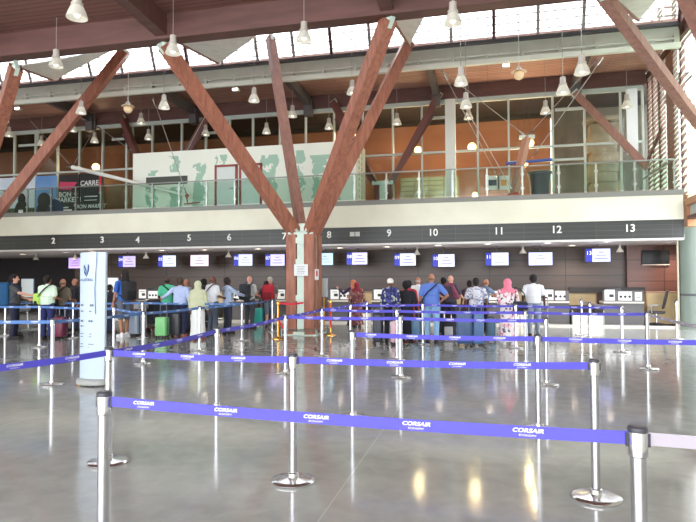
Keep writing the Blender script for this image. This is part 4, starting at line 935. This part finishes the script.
    # shoes
    if foot:
        sm = cloth(shoes); m = MB()
        for e in (-1, 1):
            m = MB(); a = kn[e][2]; m.cap(q((a[0], a[1] - .04, .052)), q((a[0] * 1.15, a[1] + .175, .045)), .05 * s, .043 * s); m.cap(q((a[0], a[1] - .02, .07)), q((a[0], a[1], .11)), .05 * s, .045 * s)
            m.box([v * s for v in (a[0] - .05, a[1] - .085, 0)], [v * s for v in (a[0] + .05, a[1] + .2, .018)])
            blob('shoe', m, sm, r, .012, 2)
    # hair and headwear
    hm = cloth(hcol)
    if hair in ('short', 'long', 'bun', 'bald_fringe', 'afro'):
        m = MB(); gr_ = .014 if hair != 'afro' else .03
        if hair == 'bald_fringe':
            m.sph(hq((0, -.018, 1.575)), ((.08) * s, .088 * s, .045 * s), 18, 10)
        else:
            m.sph(hq((0, -.03, 1.622)), ((.078 + gr_) * s, (.094 + gr_) * s, (.094 + gr_) * s), 18, 12); m.sph(hq((0, -.05, 1.56)), (.07 * s, .055 * s, .07 * s))
            if hair == 'long': m.cap(hq((0, -.07, 1.58)), hq((0, -.1, 1.36)), .075 * s, .05 * s); m.cap(hq((-.05, -.05, 1.55)), hq((-.07, -.06, 1.38)), .045 * s, .03 * s); m.cap(hq((.05, -.05, 1.55)), hq((.07, -.06, 1.38)), .045 * s, .03 * s)
            if hair == 'bun': m.sph(hq((0, -.12, 1.62)), .05 * s)
        blob('hair', m, hm, r, .011, 2)
    elif hair == 'cap':
        m = MB(); m.sph(hq((0, -.005, 1.625)), (.09 * s, .107 * s, .088 * s), 18, 12); m.cap(hq((-.03, .09, 1.635)), hq((.03, .09, 1.635)), .02 * s); m.sph(hq((0, .12, 1.63)), (.07 * s, .06 * s, .013 * s)); blob('cap', m, hm, r, .011, 2)
    elif hair == 'hijab':
        m = MB(); m.sph(hq((0, -.028, 1.60)), (.105 * s, .115 * s, .118 * s), 18, 12); m.cap(hq((0, -.03, 1.56)), q((0, -.02, 1.44)), .095 * s, .11 * s); m.cap(q((-.1 * W, -.01, 1.37)), q((.1 * W, -.01, 1.37)), .10 * s)
        if scarf: m.sph(q((0, -.02, 1.22)), (.24 * s, .155 * s, .24 * s)); m.sph(q((0, -.02, 1.02)), (.27 * s, .16 * s, .24 * s))
        blob('headscarf', m, hm, r, .012, 3)
    if scarf and hair != 'hijab':
        m = MB(); m.cap(q((-.1, -.03, 1.43)), q((.1, -.03, 1.43)), .062 * s); m.cap(q((.1, .0, 1.42)), q((.2, -.08, 1.1)), .06 * s, .08 * s); m.cap(q((.14, -.1, 1.36)), q((.3, -.1, 1.08)), .05 * s, .07 * s); blob('scarf', m, cloth(scarf), r, .014, 3)
    r['_s'] = s; return r
def on(r, p):
    s = r['_s']; c = math.cos(r.rotation_euler.z); k = math.sin(r.rotation_euler.z)
    return V((r.location.x + (p[0] * c - p[1] * k) * s, r.location.y + (p[0] * k + p[1] * c) * s, p[2] * s))
def backpack(r, col, label, size=(.34, .2, .48)):
    p = on(r, (0, -.235, 1.19)); b = empty('backpack', p, r.rotation_euler.z, label, 'backpack'); mt = cloth(col); dk = cloth(tuple(int(v * .7) for v in col))
    MB().rbox((0, 0, 0), size, .07, 4).build('bag', mt, b); MB().rbox((0, -size[1] / 2 - .01, -.1), (size[0] * .72, .07, size[2] * .45), .03, 3).build('pocket', dk, b)
    for e in (-1, 1):
        MB().tube([(e * .1, .09, .2), (e * .12, .16, .255), (e * .13, .25, .27), (e * .14, .345, .17), (e * .15, .34, .02), (e * .16, .2, -.12), (e * .13, .09, -.17)], .019).build('strap', dk, b)
    MB().tube([(-.05, .05, size[2] / 2 - .01), (0, .05, size[2] / 2 + .04), (.05, .05, size[2] / 2 - .01)], .01).build('handle', dk, b); return b
def sling(r, col, label, side=1, bag=True):
    p = on(r, (side * .24, -.06, .93)); b = empty('shoulder_bag', p, r.rotation_euler.z, label, 'bag'); mt = cloth(col); s = r['_s']
    if bag: MB().rbox((0, 0, 0), (.09, .26, .2), .03, 3).build('pouch', mt, b)
    e = side
    MB().tube([(0 * e, -.03, .08), (-.06 * e, -.09, .2), (-.16 * e, -.1, .32), (-.28 * e, -.105, .42), (-.37 * e, -.06, .505), (-.38 * e, .06, .525), (-.36 * e, .14, .47), (-.25 * e, .21, .34), (-.1 * e, .2, .2), (.02 * e, .1, .08)], .016).build('strap', mt, b); return b
def suitcase(px, py, w_, h_, d_, col, label, rz=0, handle=.32, dx=0, dy=0, ribs=True):
    g = gr(px, py); g.x += dx; g.y += dy; b = empty('suitcase', g, math.radians(rz), label, 'suitcase'); mt = mat('case_%d_%d_%d' % col, col, .35)
    body = MB().rbox((0, 0, .06 + h_ / 2), (w_, d_, h_), .045, 4).build('shell', mt, b)
    if ribs:
        m = MB()
        for k in range(5): m.rbox((-w_ * .36 + k * w_ * .18, -d_ / 2 - .002, .06 + h_ / 2), (w_ * .07, .016, h_ * .82), .006, 2)
        m.build('ribs', mt, body)
    m = MB(); m.box((-w_ / 2 - .004, -.012, .08), (w_ / 2 + .004, .012, .04 + h_)).build('zip_band', dark_plastic, b, smooth=False)
    if handle: MB().tube([(-w_ * .28, d_ * .3, .06 + h_ - .02), (-w_ * .28, d_ * .3, .06 + h_ + handle), (w_ * .28, d_ * .3, .06 + h_ + handle), (w_ * .28, d_ * .3, .06 + h_ - .02)], .011).build('handle', mat('handle_grey', (120, 120, 126), .35, .6), b)
    MB().tube([(-.08, 0, .06 + h_ - .01), (-.06, 0, .06 + h_ + .03), (.06, 0, .06 + h_ + .03), (.08, 0, .06 + h_ - .01)], .012).build('grip', dark_plastic, b)
    for x in (-1, 1):
        for y in (-1, 1): MB().cyl((x * w_ * .38 - .012, y * d_ * .34, .03), (x * w_ * .38 + .012, y * d_ * .34, .03), .03).box((x * w_ * .38 - .02, y * d_ * .34 - .02, .035), (x * w_ * .38 + .02, y * d_ * .34 + .02, .075)).build('wheel', rubber, b)
    return b
def trolley(px, py, label, rz=0, dx=0, dy=0):
    g = gr(px, py); g.x += dx; g.y += dy; b = empty('luggage_trolley', g, math.radians(rz), label, 'trolley')
    f = MB().tube([(-.28, -.45, .2), (-.28, .4, .24), (.28, .4, .24), (.28, -.45, .2), (-.28, -.45, .2)], .018).tube([(0, -.45, .2), (0, .4, .24)], .014).tube([(-.28, .0, .22), (.28, .0, .22)], .014).build('deck_frame', rs, b)
    MB().tube([(-.26, -.45, .2), (-.27, -.52, .98), (.27, -.52, .98), (.26, -.45, .2)], .018).tube([(-.265, -.48, .6), (.265, -.48, .6)], .012).build('push_frame', rs, b)
    MB().cyl((-.26, -.53, .99), (.26, -.53, .99), .026).build('handle_grip', dark_plastic, b)
    MB().rbox((0, -.46, .78), (.5, .16, .14), .02, 2).build('basket', mat('basket_grey', (170, 172, 176), .4), b)
    for x, y in ((-.27, -.4), (.27, -.4), (0, .38)): MB().cyl((x - .02, y, .075), (x + .02, y, .075), .075, n=16).box((x - .012, y - .012, .08), (x + .012, y + .012, .23)).build('wheel', rubber, b)
    return b
flor = spotmat('floral_cloth', (228, 222, 222), [(206, 130, 150), (90, 80, 100), (228, 190, 200)], 22)
patt = spotmat('speckled_tee', (206, 206, 216), [(120, 124, 150), (170, 172, 190)], 34)
batik = spotmat('batik_robe', (122, 70, 72), [(176, 150, 130), (90, 44, 52), (150, 110, 100)], 20)
navyp = spotmat('navy_pattern', (38, 42, 96), [(180, 180, 170), (70, 76, 140)], 18)
# left of the column
p = person(14, 275, 339, 'person with large blue backpack pushing a trolley at the left edge', -65, 'fair', (70, 70, 72), 'short', 'trousers', (34, 36, 60), 'short', armL='fwd', armR='reach'); backpack(p, (22, 74, 116), 'large teal blue backpack worn by the person at the left edge', (.4, .3, .62))
p = person(47, 276, 339, 'person seen from behind in pale mint tee with black diagonal strap', 0, 'tan', (206, 226, 204), 'short', 'trousers', (34, 40, 92), 'short', wide=1.15, armL='fwd', armR='fwd'); sling(p, (30, 30, 34), 'black shoulder bag across the pale mint tee', -1)
p = person(65, 279, 337, 'bald person in olive brown polo with dark diagonal strap, beside the mint tee', 0, 'tan', (104, 94, 80), 'short', 'trousers', (40, 40, 62), 'bald_fringe', (96, 84, 76), armR='fwd', dy=-.1, wide=1.05); sling(p, (38, 34, 34), 'dark shoulder bag across the olive brown polo', -1)
person(58, 281, 331, 'person half hidden between the mint tee and the olive polo', 0, 'tan', (70, 40, 48), hair='short', hcol=(88, 50, 44), dy=.2)
person(74.5, 278.5, 331, 'person in black behind the olive polo, facing the hall', 160, 'tan', (28, 26, 34), 'long', hair='bald_fringe', hcol=(60, 44, 40))
person(108.5, 285, 333, 'person in dark top half hidden right behind the banner', -20, 'brown', (36, 34, 48), hair='short', dx=.05)
p = person(124, 270.5, 337.5, 'person with long dark hair, blue tee, grey shorts and white trainers', 62, 'tan', (44, 92, 176), 'short', 'shorts', (92, 98, 110), 'long', (34, 26, 26), shoes=(226, 226, 230), stride=.06); backpack(p, (44, 44, 48), 'black backpack worn over the blue tee', (.36, .24, .5))
p = person(167, 277, 334, 'person in bright turquoise green tee leaning to the left', 40, 'dark', (92, 206, 164), 'short', 'trousers', (44, 46, 60), 'bald_fringe', (30, 22, 20), armL='fwd', armR='chest'); sling(p, (34, 34, 40), 'black sling bag across the turquoise green tee', 1)
person(180, 278, 337, 'person in pale blue long-sleeved shirt and navy trousers reaching left', 8, 'tan', (176, 190, 226), 'long', 'trousers', (36, 40, 70), 'short', (72, 52, 44), armL='side', armR='down', wide=1.12, shoes=(150, 90, 70))
person(186.5, 279, 332, 'older person in grey top behind the pale blue shirt', 150, 'tan', (150, 146, 150), 'short', hair='bald_fringe', hcol=(140, 110, 96))
person(198, 281, 339.5, 'woman in pale green headscarf and long white skirt', 8, 'brown', (190, 194, 164), 'long', 'skirt', (226, 228, 226), 'hijab', (194, 198, 166), scarf=(1, 1, 1), shoes=(150, 84, 62))
p = person(212.5, 276, 335, 'bald person in white tee and grey jeans beside the pale green headscarf', -25, 'brown', (222, 224, 230), 'short', 'trousers', (84, 92, 108), 'bald_fringe', (84, 54, 42), headturn=-20, armR='fwd', wide=1.1); sling(p, (90, 84, 84), 'dark shoulder bag hanging behind the white tee', -1)
person(207, 279.5, 328, 'dark-haired person behind the white tee, only the head showing', 0, 'dark', (36, 34, 44), hair='afro', hcol=(22, 18, 18), dx=-.2, dy=.2)
person(227.5, 278, 334, 'person in light blue shirt handing papers to the right', -35, 'dark', (176, 194, 224), 'long', 'trousers', (52, 54, 70), 'short', (40, 32, 30), armL='fwd', armR='reach')
p = person(249.5, 276, 329, 'bald pale person in grey tee and dark trousers', -15, 'pink', (176, 176, 174), 'short', 'trousers', (70, 72, 80), 'none', armR='fwd', wide=1.08); backpack(p, (50, 54, 62), 'dark grey backpack worn over the grey tee', (.34, .24, .5))
p = person(270, 277, 328, 'person in grey cap, grey tee and shorts left of the timber column', 8, 'fair', (112, 112, 112), 'short', 'shorts', (104, 116, 128), 'cap', (176, 172, 158), armL='side', armR='fwd', wide=1.06); backpack(p, (176, 34, 50), 'bright red backpack left of the timber column', (.36, .26, .5))
person(263.5, 281, 325, 'dark-haired person at the desk in front of the red backpack', 0, 'tan', (36, 30, 38), 'long', hair='long', hcol=(26, 20, 24), dx=-.05, dy=.4)
# right of the column
person(353, 280, 325.5, 'person in dark purple with orange headscarf raising one hand', 60, 'tan', (56, 40, 72), 'long', 'skirt', (58, 42, 70), 'hijab', (196, 120, 84), armL='up', armR='fwd')
person(358.5, 282, 326, 'person in maroon headscarf and patterned robe', 20, 'brown', (120, 60, 66), 'long', 'skirt', (120, 60, 66), 'hijab', (136, 44, 62), topmat=batik, botmat=batik, dy=-.45, dx=.05, wide=1.1)
person(391.5, 278.5, 342.5, 'person in white cap and navy patterned top behind two suitcases', 10, 'brown', (40, 44, 96), 'long', 'trousers', (34, 36, 52), 'cap', (236, 234, 228), topmat=navyp, dx=-.02, wide=.92)
person(402.5, 282, 341.5, 'person in long black dress with black hair seen from behind', 0, 'dark', (30, 30, 38), 'long', 'skirt', (30, 30, 40), 'afro', (22, 20, 24), wide=1.12, dx=.1, dy=.0)
person(409.5, 281, 337, 'person in red top beside the black dress', -15, 'dark', (186, 44, 58), 'long', 'skirt', (150, 34, 48), 'short', (26, 20, 22))
person(418.5, 277, 334.5, 'grey-haired person in white shirt left of the blue tee', -10, 'tan', (224, 226, 232), 'long', 'trousers', (54, 54, 66), 'bald_fringe', (176, 166, 160))
p = person(432, 273.5, 343, 'bald person in blue tee and light jeans seen from behind', 0, 'tan', (94, 124, 200), 'short', 'trousers', (140, 182, 216), 'bald_fringe', (140, 96, 76), wide=1.12, headturn=-15, armR='hip'); sling(p, (38, 42, 80), 'navy sling bag across the blue tee', -1)
person(438.5, 278, 334, 'dark-haired person just behind the blue tee', -20, 'brown', (44, 40, 56), hair='short', dx=.12, dy=.55)
person(447.5, 275.5, 334.5, 'bald fair person in dark tee with maroon scarf, hand on hip', -30, 'fair', (70, 66, 80), 'short', 'trousers', (44, 42, 52), 'none', armL='hip', armR='lean', scarf=(132, 66, 88), dx=.1)
person(471.5, 281, 334, 'dark-haired woman behind the speckled tee', 20, 'brown', (70, 40, 50), 'short', 'trousers', (44, 40, 52), 'bun', (28, 22, 24), dx=-.05)
person(476.5, 278.5, 341, 'person in speckled white tee standing behind blue suitcases', 8, 'brown', (206, 206, 216), 'short', 'trousers', (44, 56, 100), 'short', (34, 26, 26), topmat=patt, wide=1.12, armL='carry', armR='down')
person(484.5, 279, 332, 'bald person in grey-blue tee leaning to the counter', -55, 'tan', (112, 126, 156), 'short', 'trousers', (44, 44, 54), 'bald_fringe', (150, 92, 70), armL='reach', armR='reach', lean=.12)
p = person(508, 279, 344.5, 'woman in pink headscarf and white floral dress', 12, 'tan', (228, 222, 222), 'long', 'skirt', (228, 222, 222), 'hijab', (232, 126, 150), topmat=flor, botmat=flor, shoes=(222, 220, 226), armL='fwd', wide=1.06)
q_ = on(p, (.3, -.1, .98)); b = empty('handbag', q_, 0, 'black handbag on the arm of the woman in pink headscarf', 'bag'); MB().rbox((0, 0, 0), (.36, .16, .26), .06, 4).build('bag', cloth((40, 42, 60)), b); MB().tube([(-.12, 0, .1), (-.1, .02, .32), (-.12, .04, .46), (.0, .05, .42), (.1, .02, .3), (.12, 0, .1)], .012).build('strap', cloth((36, 36, 44)), b)
person(534, 275.5, 336.5, 'person in plain white tee and grey jeans seen from behind', 0, 'dark', (220, 222, 228), 'short', 'trousers', (128, 140, 156), 'afro', (24, 18, 18), wide=1.14, shoes=(70, 46, 44), stride=.04)
person(629.5, 284, 323, 'dark-haired staff person in blue behind the right desk', 180, 'dark', (52, 72, 170), 'short', hair='short', dy=.4, dx=-.08)
c = at(600, 175, 22.0)
# luggage
suitcase(162, 338, .31, .5, .26, (126, 200, 128), 'light green suitcase behind the belt left of the pale blue shirt', 8)
suitcase(134, 336, .36, .62, .26, (158, 172, 190), 'silver grey suitcase right of the person in white trainers', -5)
suitcase(257.5, 325, .3, .5, .24, (24, 166, 156), 'small teal suitcase between the grey tee and the red backpack', 0, dx=.02, dy=.0)
suitcase(385, 343, .22, .68, .26, (30, 32, 50), 'black suitcase left of the pink one', 0, handle=.1, dx=-.1, dy=-.35)
suitcase(395.5, 343, .2, .5, .22, (222, 178, 196), 'pale pink suitcase next to the black one', 0, handle=.3, dx=.06, dy=-.4)
suitcase(418, 341, .22, .5, .26, (70, 118, 150), 'teal blue suitcase left of the light jeans', 0, handle=.2, dx=-.02, dy=-.2)
suitcase(465, 345, .36, .74, .28, (46, 78, 122), 'large dark blue suitcase, left of the pair before the speckled tee', 0, handle=.12, dx=.0, dy=-.2)
suitcase(478, 345, .24, .7, .28, (66, 104, 152), 'large mid-blue suitcase, right of the pair before the speckled tee', 0, handle=.12, dx=.02, dy=-.2)
suitcase(495.5, 341, .24, .5, .24, (84, 120, 146), 'grey-blue suitcase left of the floral dress', 0, handle=.22, dx=-.1)
suitcase(73, 337, .3, .52, .24, (112, 36, 66), 'dark red suitcase close left of the banner', 0, handle=.24, dx=.0, dy=-.5)
suitcase(151, 331, .3, .44, .24, (120, 44, 40), 'small dark red suitcase left of the green one', 0, handle=.2)
suitcase(172.5, 338.5, .22, .6, .26, (40, 40, 46), 'black suitcase right beside the light green one', 0, handle=.2, dx=-.05, dy=.35)
g = gr(445, 337); b = empty('holdall', (g.x + .1, g.y - .3, 0), .2, 'black and white holdall on the floor right of the light jeans', 'bag'); MB().rbox((0, 0, .22), (.34, .26, .44), .07, 4).build('body', cloth((38, 36, 44)), b); MB().rbox((.0, -.13, .2), (.22, .05, .22), .02, 3).build('pocket', cloth((196, 196, 200)), b); MB().tube([(-.08, 0, .42), (-.06, 0, .52), (.06, 0, .52), (.08, 0, .42)], .012).build('handle', cloth((30, 30, 34)), b)
g = gr(36.5, 337); pz = at(36.5, 297, 13.2); b = empty('lime_bag', (pz.x, 13.25, pz.z), 0, 'lime green bag hanging at the left side of the mint tee', 'bag'); MB().rbox((0, 0, -.05), (.22, .18, .3), .06, 4).build('body', cloth((166, 206, 92)), b); MB().tube([(-.05, .02, .09), (.0, .1, .24), (.08, .14, .3)], .012).build('strap', cloth((120, 150, 70)), b)
trolley(27, 338, 'luggage trolley pushed by the person at the left edge', -75, dx=.2, dy=.25); trolley(150, 333, 'luggage trolley with a black bag between the backpack and the turquoise tee', -20, dy=.2)
t_ = gr(150, 333); b = empty('travel_bag', (t_.x, t_.y + .2, .26), -.3, 'black travel bag standing on the trolley right of the black backpack', 'bag'); MB().rbox((0, .0, .36), (.42, .34, .7), .1, 4).build('body', cloth((52, 52, 56)), b); MB().rbox((0, -.18, .3), (.3, .06, .36), .025, 3).build('pocket', cloth((38, 38, 42)), b)
trolley(203, 328, 'luggage trolley between the pale green headscarf and the counter', 0, dx=.0, dy=.6)
trolley(538, 331, 'luggage trolley before the person in plain white tee', 0, dy=.35)
#PEOPLE-END
bake_blobs()

# ------------------------------------------------------------------ light
w = bpy.data.worlds.new('sky'); S.world = w; w.use_nodes = True
bg = w.node_tree.nodes['Background']; bg.inputs[0].default_value = (.93, .97, 1.0, 1); bg.inputs[1].default_value = 2.3
S.view_settings.view_transform = 'Standard'; S.view_settings.look = 'None'; S.view_settings.gamma = 1; S.view_settings.use_curve_mapping = False
S.view_settings.exposure = 1.75
